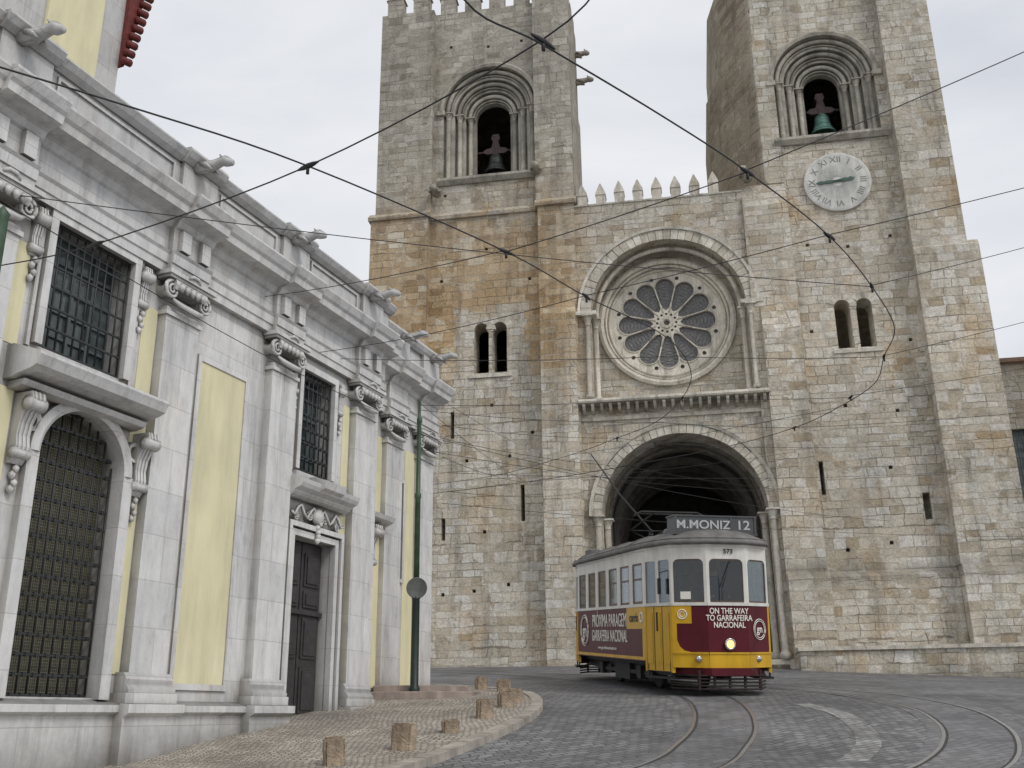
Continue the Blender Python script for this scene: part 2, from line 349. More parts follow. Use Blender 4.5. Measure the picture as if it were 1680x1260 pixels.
# ---------------------------------------------------------------- ground
GP=[(-60,-6),(-20,-2),(3,0.05),(12.5,1.05),(16.5,1.6),(19.6,1.96),(28,2.66),(36,3.3),(46,3.6),(400,3.6)]
def g(x,y):
    z=3.6
    if y<=GP[0][0]: z=GP[0][1]
    else:
        for (a,b),(c,d) in zip(GP,GP[1:]):
            if y<=c: z=b+(d-b)*(y-a)/(c-a);break
    return z-.038*max(0,min(x,30)-5)*max(0,min(1,(y-15)/15))
def frange(a,b,st):
    o=[];x=a
    while x<b-1e-6: o.append(x);x+=st
    return o+[b]
def sheet(name,xs,ys,dz,mat,label=None):
    m=M();v=[(x,y,g(x,y)+dz) for y in ys for x in xs];n=len(xs)
    m.add(v,[(j*n+i,j*n+i+1,(j+1)*n+i+1,(j+1)*n+i) for j in range(len(ys)-1) for i in range(n-1)])
    o=m.make(name,mat,normals=False);o['kind']='structure';return o
EARTH=simple('earth',(.16,.15,.13),.9,nscale=1)
sheet('ground',[-400,-120,-40,-20,0,5,20,30,60,120,400],[-60,-20,3,12.5,15,16.5,19.6,28,30,36,46,120,400],-.06,EARTH)
sheet('road',frange(-30,40,1),frange(-15,60,1),0,ROAD)
KP=[(-6,-9.5),(4,-6.6),(7,-4.6),(9,-3.2),(11,-2.05),(12.7,-1.2),(13.6,-.82),(14.7,-.39),(16.1,.04),(17.2,.24),(18.3,.30),(19.4,.2),(20.4,-.08),(21.3,-.5),(22,-1.0),(22.6,-1.6),(22.9,-2.4)]
def cat(pts,n=6):
    out=[]
    for i in range(len(pts)-1):
        p0=V(pts[max(i-1,0)]);p1=V(pts[i]);p2=V(pts[i+1]);p3=V(pts[min(i+2,len(pts)-1)])
        for k in range(n):
            t=k/n;out.append(.5*((2*p1)+(p2-p0)*t+(2*p0-5*p1+4*p2-p3)*t*t+(3*p1-p0-3*p2+p3)*t**3))
    out.append(V(pts[-1]));return out
kp=cat([(x,y) for y,x in KP],5)
m=M();v=[];f=[]
for p in kp:
    xb=-3.19+(p.y-16.5)*.394-.9
    if xb>p.x-.1: xb=p.x-.1
    for k in range(9):
        x=xb+(p.x-xb)*k/8;v.append((x,p.y,g(x,p.y)+.085))
for i in range(len(kp)-1):
    for k in range(8): f.append((i*9+k,i*9+k+1,(i+1)*9+k+1,(i+1)*9+k))
m.add(v,f);o=m.make('pavement',CALC,normals=False);o['kind']='structure'
m=M();N=len(kp)
for i in range(N-1):
    a=kp[i];b=kp[i+1]
    def nrm(j):
        d=(kp[min(j+1,N-1)]-kp[max(j-1,0)]).normalized();return V((d.y,-d.x))
    L=(b-a).length;k=max(1,round(L/.7))
    for q in range(k):
        t0=q/k+.012;t1=(q+1)/k-.012;P=a.lerp(b,t0);Q=a.lerp(b,t1);n0=nrm(i)*.17;n1=nrm(i+1)*.17;dh=random.uniform(-.006,.006)
        pts=[P-n0*.15,P+n0,Q+n1,Q-n1*.15];v=[(p.x,p.y,g(p.x,p.y)-.1) for p in pts]+[(p.x,p.y,g(p.x,p.y)+.10+dh) for p in pts]
        m.add(v,[(0,3,2,1),(4,5,6,7),(0,1,5,4),(1,2,6,5),(2,3,7,6),(3,0,4,7)])
o=m.make('kerb',KERB);o['kind']='structure'
def ribbon(m,pts,off0,off1,dz,mi=0):
    v=[];f=[]
    for i,p in enumerate(pts):
        d=(pts[min(i+1,len(pts)-1)]-pts[max(i-1,0)]).normalized();n=V((d.y,-d.x))
        for o in (off0,off1):
            q=p+n*o;v.append((q.x,q.y,g(q.x,q.y)+dz))
    for i in range(len(pts)-1): f.append((2*i,2*i+1,2*i+3,2*i+2))
    m.add(v,f,mi)
T1=cat([(-2,6),(.2,10),(1.93,12.5),(2.55,13.9),(3.02,15.4),(3.38,17.4),(3.5,19.2),(3.3,21.5),(2.6,24.3),(1.4,27.3),(-.6,30.6),(-3.4,33.4),(-8,35.4),(-16,37)],10)
T2=cat([(1,7),(3.6,10.4),(5.1,12.3),(5.95,13.7),(6.6,15.4),(6.95,17.6),(6.65,19.8),(5.9,21.9),(4.6,24.7),(2.9,28),(.4,31.4),(-2.6,34.2),(-7.6,36.6),(-16,38.5)],10)
for T in (T1,T2):
    m=M();ribbon(m,T,-.66,.66,.004);o=m.make('track_bed',BED,normals=False);o['kind']='structure'
    m=M()
    for s in (-.45,.45):
        ribbon(m,T,s-.028,s+.022,.009,0);ribbon(m,T,s+.022 if s<0 else s-.058,s+.058 if s<0 else s-.028,.008,1)
    o=m.make('tram_track',[STEEL,GROOVE],normals=False);o['kind']='structure'
m=M();ribbon(m,cat([(2.2,10.3),(3.2,11.7),(3.9,12.6),(4.55,13.8),(4.95,15.3),(5.1,16.8),(4.9,18.1)],8),-.16,.16,.005);o=m.make('road_paving_band',PALE,normals=False);o['kind']='structure'

# ---------------------------------------------------------------- cathedral
O=V((5.91,36.2,3.22));CA=empty('cathedral',O,math.radians(-10),'romanesque cathedral of weathered stone blocks with two towers','cathedral')
def pc(s,h,d): k=(36.68+d)/36.68; return (.46+(s-.46)*k, -1.62+(h+1.62)*k)
def capital(m,x,y,z,r=.13,h=.3,mi=0):
    m.lathe([(r*.75,0),(r*.95,.02),(r*.8,.05),(r*.85,h*.35),(r*1.35,h*.8),(r*1.4,h*.85)],(x,y,z),12,mi);m.box(x-r*1.6,x+r*1.6,y-r*1.6,y+r*1.6,z+h*.85,z+h,mi)
def bell_window(cx,zs,zb,y0,r0,tower,bmat):
    m=M();cols=M()
    steps=[(r0-.45,.30),(r0-.88,.60),(r0-1.28,.90)]
    for r,dy in steps:
        m.plate(rect(cx-r0-.5,cx+r0+.5,zb-.4,zs+r0+.5),[archpoly(cx,zs,r,zb)],y0+dy-.02,y0+dy+.27)
    m.make('window_arch',CARVG,tower)
    for i,(r,dy) in enumerate([(r0,0.04)]+steps[:-1]):
        rt=.09
        cols.arc(cx,zs,[(r-.16+rt*math.cos(2*pi*k/8),y0+dy+.12+rt*math.sin(2*pi*k/8)) for k in range(8)],0,pi,36,smooth=True)
        cols.arc(cx,zs,[(r-.30+.04*math.cos(2*pi*k/6),y0+dy+.2+.04*math.sin(2*pi*k/6)) for k in range(6)],0,pi,36,smooth=True)
        for sgn in (-1,1):
            x=cx+sgn*(r-.2);y=y0+dy+.13
            cols.lathe([(.15,0),(.15,.08),(.11,.14),(.10,.16),(.10,zs-zb-.36)],(x,y,zb),10)
            capital(cols,x,y,zs-.38,.12,.36)
    cols.make('window_column',CARVG,tower)
    h=M();h.arc(cx,zs,[(r0-.02,y0-.10),(r0+.1,y0-.15),(r0+.2,y0-.09),(r0+.22,y0+.05),(r0-.02,y0+.05)],0,pi,48)
    for sgn in (-1,1): h.box(cx+sgn*(r0+.1)-.18,cx+sgn*(r0+.1)+.18,y0-.13,y0+.05,zs-.19,zs+.03)
    h.make('window_hood',CARVG,tower)
    h=M();h.extr([(y0-.24,zb-.13),(y0-.24,zb-.02),(y0+1.3,zb+.04),(y0+1.3,zb-.3),(y0-.1,zb-.3)],cx-r0-.2,cx+r0+.2)
    h.make('window_sill',CARVG,tower)
    b=M();yy=y0+1.5;B=zb+.93
    b.lathe([(.0,1.0),(.14,.98),(.25,.88),(.30,.7),(.34,.42),(.43,.2),(.54,.03),(.56,0),(.49,0),(.36,.2),(.2,.8),(0,.83)],(cx,yy,B),28,cap=False)
    for zz,rr in ((.42,.36),(.12,.5),(.78,.3)): b.lathe([(rr-.02,zz-.02),(rr+.015,zz),(rr-.02,zz+.02)],(cx,yy,B),28,cap=False)
    b.lathe([(.0,-.12),(.08,-.08),(.08,.0),(.03,.05),(.03,.5)],(cx,yy,B),10)
    b.make('bell',bmat,tower)
    y=M();Q=B+1.0
    y.prism([(cx-.60,Q+.12),(cx-.4,Q),(cx+.4,Q),(cx+.60,Q+.12),(cx+.44,Q+.26),(cx+.2,Q+.3),(cx+.12,Q+.62),(cx+.2,Q+.78),(cx+.14,Q+.98),(cx-.14,Q+.98),(cx-.2,Q+.78),(cx-.12,Q+.62),(cx-.2,Q+.3),(cx-.44,Q+.26)],yy-.1,yy+.1)
    for sx in (-.09,.09): y.box(cx+sx-.025,cx+sx+.025,yy-.13,yy-.1,Q-.1,Q+.9)
    y.box(cx-.85,cx+.85,yy-.05,yy+.05,Q+.1,Q+.17)
    y.make('bell_yoke',YOKE,tower)
def twin(cx,zb,zs,w,gap,y0,wallm):
    r=w/2;xs=(cx-gap/2-r,cx+gap/2+r)
    return [archpoly(x,zs,r,zb,14) for x in xs],xs,r
def twin_trim(cx,zb,zs,w,gap,y0,tower):
    r=w/2;m=M()
    m.lathe([(.1,0),(.1,.1),(.065,.14),(.06,zs-zb-.35)],(cx,y0+.12,zb),12);capital(m,cx,y0+.12,zs-.36,.08,.34)
    m.make('window_column',CARV,tower)
    m=M()
    for x in (cx-gap/2-r,cx+gap/2+r): m.vous(x,zs,r,r+.26,y0-.02,y0+.2,9)
    m.make('window_arch',CARV,tower)
    m=M();m.extr([(y0-.06,zb-.2),(y0-.06,zb-.06),(y0+.2,zb-.01),(y0+.2,zb-.2)],cx-w-gap/2-.2,cx+w+gap/2+.2)
    m.make('window_sill',CARV,tower)
def putlog(pts,w=.13): return [rect(x-w/2,x+w/2,z-w/2,z+w/2) for x,z in pts]
# ---- first tower
tw=M();HT=28.95
tw.box(-12.0,-9.52,0,3.4,-1.5,18.42);tw.box(-4.86,-3.36,.05,3.4,-1.5,18.42)
tw.extr([(-.22,-1.5),(-.22,13.5),(.05,14.1),(.05,-1.5)],-4.82,-3.42)
ls,lh=pc(-6.86,23.4,.5)
twz=pc(-6.85,11.3,.45)
hl,_,_=twin(twz[0],twz[1],13.3,.60,.14,.45,tw)
def slit(s,h0,h1,d,w=.16): 
    a=pc(s,h0,d);b=pc(s,h1,d);return rect(a[0]-w/2,a[0]+w/2,a[1],b[1])
tw.plate(rect(-9.53,-4.85,-1.5,18.42),hl+[slit(-8.38,8.7,9.78,.45),slit(-5.64,5.36,6.75,.45),slit(-8.7,4.75,5.6,.45)]+putlog([(-7.9,7.9),(-6.2,8.0),(-5.3,8.9),(-7.6,2.9),(-6.3,3.1),(-8.8,2.8),(-7.2,5.1),(-9.0,15.6),(-5.3,15.4),(-7.1,16.9),(-6.9,10.1)]),.45,1.45)
tw.box(-11.85,-9.42,.12,3.4,18.8,HT);tw.box(-4.94,-3.36,.12,3.4,18.8,HT)
tw.plate(rect(-9.43,-4.93,18.8,HT),[archpoly(ls,lh,2.06,20.35)]+putlog([(-8.7,27.1),(-5.5,27.0),(-7.0,26.9),(-8.9,19.6)]),.5,1.5)
for (a,b) in ((-12.1,-9.40),(-4.96,-3.26)): tw.extr([(-.09,18.42),(-.13,18.56),(.14,18.82),(3.5,18.82),(3.5,18.42)],a,b)
tw.extr([(.33,18.42),(.29,18.56),(.52,18.82),(1.4,18.82),(1.4,18.42)],-9.40,-4.96)
tw.box(-11.9,-11,3.4,11,-1.5,HT);tw.box(-4.9,-4.0,3.4,11,-1.5,HT);tw.box(-11,-4.9,10,11,-1.5,HT);tw.box(-11,-4.9,3.4,10,17.9,18.3);tw.box(-11,-4.9,3.4,10,27.2,27.6)
tw.box(-9.5,-4.9,1.5,3.4,18.43,18.8);tw.box(-9.5,-4.9,1.5,3.4,27.6,28.1)
for (a,b,y) in ((-11.85,-9.42,.12),(-9.43,-4.93,.5),(-4.94,-3.36,.12)):
    n=max(2,round((b-a)/1.0));w=(b-a)/n
    for i in range(n):
        tw.box(a+w*(i+.2),a+w*(i+.8),y,y+.5,HT,HT+.8);tw.prism([(a+w*(i+.14),HT+.8),(a+w*(i+.86),HT+.8),(a+w*(i+.5),HT+1.05)],y-.03,y+.53)
for i in range(3): tw.box(-3.9,-3.4,.9+i*.9,1.45+i*.9,HT,HT+.8)
T1O=tw.make('bell_tower',STONE,CA,label='weathered stone bell tower with ochre patches and dark bell')
twin_trim(twz[0],twz[1],13.3,.60,.14,.45,T1O);bell_window(ls,lh,20.35,.5,2.06,T1O,BRONZED)
def gargoyle(m,base,dirv,L=.75,r=.12):
    b=V(base);d=V(dirv).normalized();up=V((0,0,1))
    m.tube([b-d*.2,b+d*L*.25-up*.02,b+d*L*.5-up*.0,b+d*L*.72+up*.03,b+d*L*.86+up*.03,b+d*L+up*.0,b+d*(L+.06)-up*.02],[r*1.25,r*1.1,r*.9,r*.8,r*1.0,r*.75,r*.5],8)
    sd=d.cross(up).normalized()
    for s in (-1,1): 
        m.tube([b+d*L*.8+sd*s*r*.5+up*r*.8,b+d*L*.72+sd*s*r*.8+up*r*1.3],[r*.3,r*.12],5)
        m.tube([b+d*L*.1+sd*s*r,b+d*L*.35+sd*s*r*1.15-up*.05,b+d*L*.5+sd*s*r-up*.12],[r*.5,r*.4,r*.2],6)
def garg(parent,mat,base,dirv,L,r):
    m=M();gargoyle(m,base,dirv,L,r);m.make('gargoyle',mat,parent)
for a in (((-3.36,2.9,27.7),(1,0,0),.6,.14),((-3.36,2.9,26.2),(1,-.1,0),.75,.14),((-9.2,.05,19.6),(0,-1,-.2),.55,.18),((-4.9,.05,20.2),(0.1,-1,-.2),.55,.18)): garg(T1O,CARVG,*a)
# ---- second tower
tw=M()
tw.box(3.36,5.08,0,3.4,-1.5,17.5);tw.extr([(0,17.5),(.35,18.6),(3.4,18.6),(3.4,17.5)],3.36,5.08)
tw.extr([(-.25,-1.5),(-.25,12.2),(0,13.3),(.0,-1.5)],3.66,5.02)
tw.prismz([(5.08,.3),(4.35,.3),(3.1,2.6),(2.5,4.6),(2.5,10),(5.08,10)],18.6,25.4)
tw.prismz([(5.08,.32),(4.4,.32),(3.25,2.7),(2.85,4.6),(2.85,10),(5.08,10)],25.4,30)
rs,rh=pc(7.0,23.05,.38);tz=pc(7.03,11.3,.38)
hr_,_,_=twin(tz[0],tz[1],13.1,.58,.22,.38,tw)
tw.plate(rect(5.07,9.43,-1.5,30),[archpoly(rs,rh,2.0,20.55)]+hr_+[slit(5.25,5.83,7.05,.38),slit(8.68,4.8,5.75,.38,.26)]+putlog([(5.7,15.8),(7.2,15.6),(8.8,15.9),(6.4,9.2),(8.2,8.9),(5.9,3.9),(7.4,4.1),(7.7,6.8),(9.0,11.6),(5.5,12.2),(6.3,2.2),(8.5,1.9)]),.38,1.38)
tw.extr([(-.26,15),(-.2,15.1),(-.2,30),(3,30),(3,15)],9.42,11.36)
tw.box(9.42,11.74,-.26,3,3.2,15);tw.extr([(-.26,15),(-.15,15.2),(3,15.2),(3,15)],11.36,11.74)
tw.extr([(-.42,-1.5),(-.42,2.9),(-.26,3.2),(3,3.2),(3,-1.5)],9.44,11.80)
tw.box(11,11.74,3,11,-1.5,30);tw.box(5,11,10,11,-1.5,30);tw.box(5.08,11,3.4,10,18.1,18.5);tw.box(4.9,11.3,.5,10.8,29.5,30.2)
tw.extr([(-.36,-1.5),(-.36,2.85),(-.25,3.1),(.0,3.1),(.0,-1.5)],3.7,5.12)
tw.extr([(.2,-1.5),(.2,2.95),(.38,3.15),(.38,-1.5)],5.12,9.43)
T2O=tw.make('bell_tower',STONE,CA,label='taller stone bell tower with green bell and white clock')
twin_trim(tz[0],tz[1],13.1,.58,.22,.38,T2O);bell_window(rs,rh,20.55,.38,2.0,T2O,BRONZE)
garg(T2O,CARVG,(3.6,.1,18.9),(-.3,-1,.0),.7,.17)
# clock
cx,cz=pc(7.05,18.22,.3);m=M();m.arc(cx,cz,[(0.001,.24),(1.2,.24),(1.28,.26),(1.28,.4),(0.001,.4)],0,2*pi,64)
for i in range(60):
    a=2*pi*i/60;w=.006 if i%5 else .011;d=V((math.sin(a),0,math.cos(a)));s=V((d.z,0,-d.x))
    for r0,r1 in ((.2,.76),(1.12,1.18)):
        P=[V((cx,.233,cz))+d*r0-s*w,V((cx,.233,cz))+d*r0+s*w,V((cx,.233,cz))+d*r1+s*w,V((cx,.233,cz))+d*r1-s*w];m.add(P+[p+V((0,.01,0)) for p in P],[(0,1,2,3),(0,1,5,4),(1,2,6,5),(2,3,7,6),(3,0,4,7)],1)
CK=m.make('clock',[CLOCK,simple('faint clock lines',(.38,.38,.36),.6)],T2O)
for i,s in enumerate("XII I II III IIII V VI VII VIII IX X XI".split()):
    a=2*pi*i/12;d=V((math.sin(a),0,math.cos(a)));text(s,.36,tuple(V((cx,.233,cz))+d*.96),(d.z,0,-d.x),tuple(d),NUM,CK,'numeral',.003)
for a,L,w in ((math.radians(83),.66,.05),(math.radians(268),.85,.04)):
    m=M()
    d=V((math.sin(a),0,math.cos(a)));s=V((d.z,0,-d.x));c=V((cx,.19,cz))
    P=[c-d*.2-s*w*.6,c+d*L*.45-s*w*1.6,c+d*L*.6-s*w,c+d*L*.75-s*w*1.8,c+d*L,c+d*L*.75+s*w*1.8,c+d*L*.6+s*w,c+d*L*.45+s*w*1.6,c-d*.2+s*w*.6]
    n=len(P);m.add(P+[p+V((0,.02,0)) for p in P],[tuple(range(n)),tuple(range(2*n-1,n-1,-1))]+[(i,(i+1)%n,n+(i+1)%n,n+i) for i in range(n)])
    m.make('clock_hand',HAND,CK)
# ---- centre bay
cb=M();pcx,pcz=.3,5.42;rcx,rcz=.17,13.45
cb.plate(rect(-3.37,3.37,-1.5,18.3),[archpoly(pcx,pcz,3.0,-1.0,40),archpoly(rcx,rcz,3.0,9.95,40)],.2,1.3)
ra,rb=pc(.1,12.93,1.2)
cb.plate(rect(-3.37,3.6,9.3,17),[circ(ra,rb,2.62,64)],1.3,1.9)
cb.box(-3.37,3.37,1.3,4,16.9,17.6);cb.box(-3.3,3.3,1.9,4,9.3,9.7)
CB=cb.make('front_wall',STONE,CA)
m=M()
for i in range(8):
    x=-3.02+i*.76;h=random.uniform(-.04,.04);m.box(x-.19,x+.19,.2,.7,18.3,18.80+h);m.prism([(x-.215,18.80+h),(x+.215,18.80+h),(x+.2,18.9+h),(x+.02,19.30+h),(x-.02,19.30+h),(x-.2,18.9+h)],.17,.73)
m.extr([(.16,18.3),(.14,18.36),(.8,18.36),(.8,18.3)],-3.36,3.36)
m.make('battlement',CARV,CB)
m=M();m.vous(rcx,rcz,3.0,3.42,.06,.5,34)
m.arc(rcx,rcz,[(3.42,.0),(3.52,-.03),(3.55,.2),(3.42,.2)],0,pi,60)
m.arc(rcx,rcz,[(2.82+.09*math.cos(k*pi/4),.62+.09*math.sin(k*pi/4)) for k in range(8)],0,pi,60,smooth=True)
for s in (-1,1):
    for (r,y) in ((3.14,.12),(2.86,.55)):
        x=rcx+s*r;m.lathe([(.17,0),(.17,.12),(.11,.2),(.1,.22),(.1,3.0)],(x,y-.02,9.98),12);capital(m,x,y-.02,12.98,.13,.45)
    m.box(rcx+s*3.2-.42,rcx+s*3.2+.42,-.05,.6,13.43,13.58)
m.make('blind_arch',CARV,CB)
# rose
RW=M()
for (r0,r1,y0,y1) in ((2.50,2.72,1.12,1.4),(2.38,2.49,1.22,1.5),(2.24,2.36,1.3,1.55)): RW.arc(ra,rb,[(r0,y0+.06),((r0+r1)/2,y0),(r1,y0+.05),(r1,y1),(r0,y1)],0,2*pi,80)
RO=RW.make('rose_window',ROSE,CB,label='round stone rose window with twelve petal lights')
m=M();holes=[]
for k in range(12):
    a=2*pi*k/12+pi/2;R0=1.54;rr=.385;pts=[]
    for i in range(13):
        t=-pi/2+pi*i/12;pts.append((R0+rr*math.cos(t),rr*math.sin(t)))
    pts+=[(1.0,.245),(.64,.125),(.54,.0),(.64,-.125),(1.0,-.245)]
    holes.append([(ra+x*math.cos(a)-y*math.sin(a),rb+x*math.sin(a)+y*math.cos(a)) for x,y in pts])
    b=a+pi/12;holes.append(circ(ra+1.97*math.cos(b),rb+1.97*math.sin(b),.085,10))
    holes.append(circ(ra+.38*math.cos(a),rb+.38*math.sin(a),.055,8))
holes.append(circ(ra,rb,.11,16))
m.plate(circ(ra,rb,2.26,80),holes,1.42,1.52)
m.arc(ra,rb,[(.14,1.36),(.24,1.36),(.24,1.45),(.14,1.45)],0,2*pi,24)
for k in range(12):
    a=2*pi*k/12+pi/12+pi/2
    m.tube([(ra+.44*math.cos(a),1.41,rb+.44*math.sin(a)),(ra+1.0*math.cos(a),1.41,rb+1.0*math.sin(a))],.026,8)
    a2=2*pi*k/12+pi/2;c=(ra+R0*math.cos(a2),rb+R0*math.sin(a2))
    m.arc(c[0],c[1],[(rr,1.38),(rr+.035,1.38),(rr+.035,1.45),(rr,1.45)],a2-pi*.5,a2+pi*.5,18)
m.make('tracery',ROSE,RO)
m=M();m.plate(circ(ra,rb,2.5,48),[],1.54,1.58);m.make('window_glass',LEAD,RO)
m=M()
for k in range(12):
    a=2*pi*k/12+pi/2;c,s=math.cos(a),math.sin(a)
    for j in range(0,9):
        x=.7+j*.14;w=.1+.2*min(1,(x-.6)/.6)
        m.tube([(ra+x*c-w*s,1.535,rb+x*s+w*c),(ra+(x+.12)*c+w*s,1.535,rb+(x+.12)*s-w*c)],.0045,4)
        m.tube([(ra+(x+.12)*c-w*s,1.535,rb+(x+.12)*s+w*c),(ra+x*c+w*s,1.535,rb+x*s-w*c)],.0045,4)
m.make('glazing_bar',simple('lead cames',(.08,.08,.078),.6),RO)
# balcony ledge
m=M();m.extr([(-.34,9.70),(-.37,9.76),(-.33,9.86),(.2,9.98),(1.3,9.98),(1.3,9.70)],-3.4,3.7)
for i in range(21):
    x=-3.2+i*.335;m.extr([(-.26,9.70),(-.26,9.6),(-.12,9.44),(.2,9.36),(.2,9.70)],x-.055,x+.055)
m.box(-3.35,3.4,.12,.2,9.1,9.24)
m.make('balcony_ledge',CARV,CB)
# portal
PO=M();PO.vous(pcx,pcz,3.0,3.34,.04,.6,36);PO.arc(pcx,pcz,[(3.34,.0),(3.46,-.05),(3.5,.2),(3.34,.2)],0,pi,60)
for s in (-1,1):
    for (r,y) in ((3.12,.0),(2.86,.75)):
        x=pcx+s*r;PO.lathe([(.2,0),(.2,.2),(.13,.3),(.12,.34),(.12,4.85)],(x,y,.2),12);capital(PO,x,y,5.02,.15,.4)
    PO.box(pcx+s*3.1-.5,pcx+s*3.1+.4,-.12,.5,-.8,.2)
PT=PO.make('portal',CARV,CB,label='deep round-arched stone portal')
m=M()
for r,y in ((2.88,1.3),(2.78,1.7)): m.plate(rect(-3.6,4.2,-1,9.3),[archpoly(pcx,pcz,r,-.9,40)],y,y+.4)
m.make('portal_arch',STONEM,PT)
RIB=simple('shaded rib stone',(.10,.09,.075),.9,var=.3,nscale=4,bump=.4);VAU=simple('shaded vault',(.035,.032,.028),.95,var=.5,nscale=3,bump=.5)  # shade of the deep porch painted into both stone colours
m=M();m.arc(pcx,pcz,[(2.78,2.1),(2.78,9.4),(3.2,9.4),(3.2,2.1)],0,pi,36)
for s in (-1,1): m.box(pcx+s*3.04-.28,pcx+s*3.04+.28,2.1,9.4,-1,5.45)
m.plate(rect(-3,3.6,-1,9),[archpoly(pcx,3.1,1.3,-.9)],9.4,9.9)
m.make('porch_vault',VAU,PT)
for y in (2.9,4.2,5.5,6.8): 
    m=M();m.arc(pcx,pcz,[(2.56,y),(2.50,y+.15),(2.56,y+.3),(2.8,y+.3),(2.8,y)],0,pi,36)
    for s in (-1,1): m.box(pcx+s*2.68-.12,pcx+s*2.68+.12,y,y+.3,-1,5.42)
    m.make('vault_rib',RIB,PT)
m=M();m.box(pcx-1.6,pcx+1.6,9.9,10,-1,5);m.make('inner_door',WOOD,PT)
m=M()
for i in range(3): m.box(-2.9,3.5,-.55+i*.4,10,-1.0,-.12+i*.15)
m.make('portal_steps',STONEM,PT)
m=M();m.box(3.75,14,-1.45,0,-1.6,.38)
m.make('plinth',STONE,CA)
m=M();m.extr([(-1.55,.38),(-1.55,.5),(-.2,.56),(-.2,.38)],3.7,14);m.make('plinth_coping',CARV,CA)
# annex on the far side
AX=empty('old_house',O+V((11.9*.985+.6,-11.9*.174+4,0)),math.radians(-10),'old brown stone house beside the cathedral tower','house')
AW=((.55,1.9,5.6,8.9),(4.4,5.5,7.2,9.3))
m=M();m.plate(rect(0,9,-1.5,11.6),[rect(*a) for a in AW],0,.5);m.box(0,9,.5,8,-1.5,11.6);m.make('wall',STONEH,AX)
m=M();m.extr([(-.25,11.6),(-.3,11.75),(4,12.2),(8.3,11.75),(8.3,11.6)],-.1,9.2);m.make('roof',TILE,AX)
for (x0,x1,z0,z1) in AW:
    m=M();m.box(x0,x1,.3,.34,z0,z1);m.make('window',GLASSD,AX)
    m=M()
    for k in range(7): xx=x0+.05+k*(x1-x0-.1)/6;m.box(xx-.012,xx+.012,.1,.13,z0,z1)
    for k in range(10): zz=z0+.1+k*(z1-z0-.2)/9;m.box(x0,x1,.09,.11,zz-.012,zz+.012)
    m.make('window_grille',IRON,AX)

# ---------------------------------------------------------------- church on the left
Lp=V((-3.19,16.5,1.56));CH=empty('church',Lp,math.radians(68.5),'white marble and pale yellow baroque church front with grilled windows','church')
PIL=[-9.8,-6.98,-3.81,-1.32,1.28]
w=M();WC=-5.22;WR=.67
w1=archpoly(WC,2.96,WR,.32,20,.95);UX=(-6.06,-4.74);w1u=rect(UX[0],UX[1],4.2,5.8);W2=(-.68,.30);w2=rect(W2[0],W2[1],3.92,5.64);DX=(-.72,.50);dr=rect(DX[0],DX[1],-.3,2.84)
w.plate(rect(-14,1.98,-4,5.95),[w1,w1u,w2,dr],.1,.6)
w.box(-14,1.98,.6,9,5.5,6.5);w.box(1.5,1.98,.6,9,-4,5.5)
w.plate(rect(1.98,5.15,-4,5.95),[rect(3.55,3.85,2.7,4.65)],.55,.9);w.box(4.9,5.15,.9,9,-4,5.95)
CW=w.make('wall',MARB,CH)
def ypanel(x0,x1,z0,z1,y=.09): 
    m=M();m.box(x0,x1,y,y+.05,z0,z1);m.make('yellow_panel',YEL,CW)
ypanel(-3.2,-2.16,.52,4.95);ypanel(-4.44,-4.17,.6,5.35);ypanel(-6.62,-6.28,.6,3.6);ypanel(-6.62,-6.34,4.1,5.35);ypanel(-9.0,-7.5,.6,5.35);ypanel(.70,.92,.6,3.4);ypanel(.70,.92,3.75,5.4)
ypanel(2.0,3.0,.6,5.4,.54);ypanel(3.95,4.4,.6,5.4,.54)
m=M()
for (a,b,c,d) in ((-3.28,-3.2,.44,5.03),(-2.16,-2.08,.44,5.03)): m.box(a,b,.07,.12,c,d)
m.box(-3.2,-2.16,.07,.12,4.95,5.03);m.box(-3.2,-2.16,.07,.12,.44,.52)
m.make('panel_moulding',MARB,CW)
# plinth
m=M();m.extr([(-.02,-4),(-.02,.12),(-.1,.16),(-.1,.24),(.1,.3),(.1,-4)],-14,-.98);m.extr([(-.02,-4),(-.02,.12),(-.1,.16),(-.1,.24),(.1,.3),(.1,-4)],.75,1.98)
m.extr([(.4,-4),(.4,.12),(.34,.16),(.34,.24),(.55,.3),(.55,-4)],1.98,5.2)
for p in PIL: m.extr([(-.16,-4),(-.16,.10),(-.24,.15),(-.24,.25),(-.1,.26),(-.0,.1),(-.0,-4)],p-.5,p+.5)
m.make('plinth',MARB,CH)
def volute(m,x,y,z,r,s):
    pts=[];rad=[]
    for i in range(34):
        a=i/33*2*pi*1.9;rr=r*(1-i/33*.86);pts.append((x+s*rr*math.sin(a),y-.012*i/33,z+rr*math.cos(a)));rad.append(.040*(1-i/33*.5)*r/.17)
    m.tube(pts,rad,6)
    m.lathe([(r*.75,-.13),(r*.82,-.08),(r*.6,.0),(r*.82,.08),(r*.75,.10)],(0,0,0),18,0,Matrix.Translation((x,y+.12,z))@Matrix.Rotation(pi/2,4,'X'))
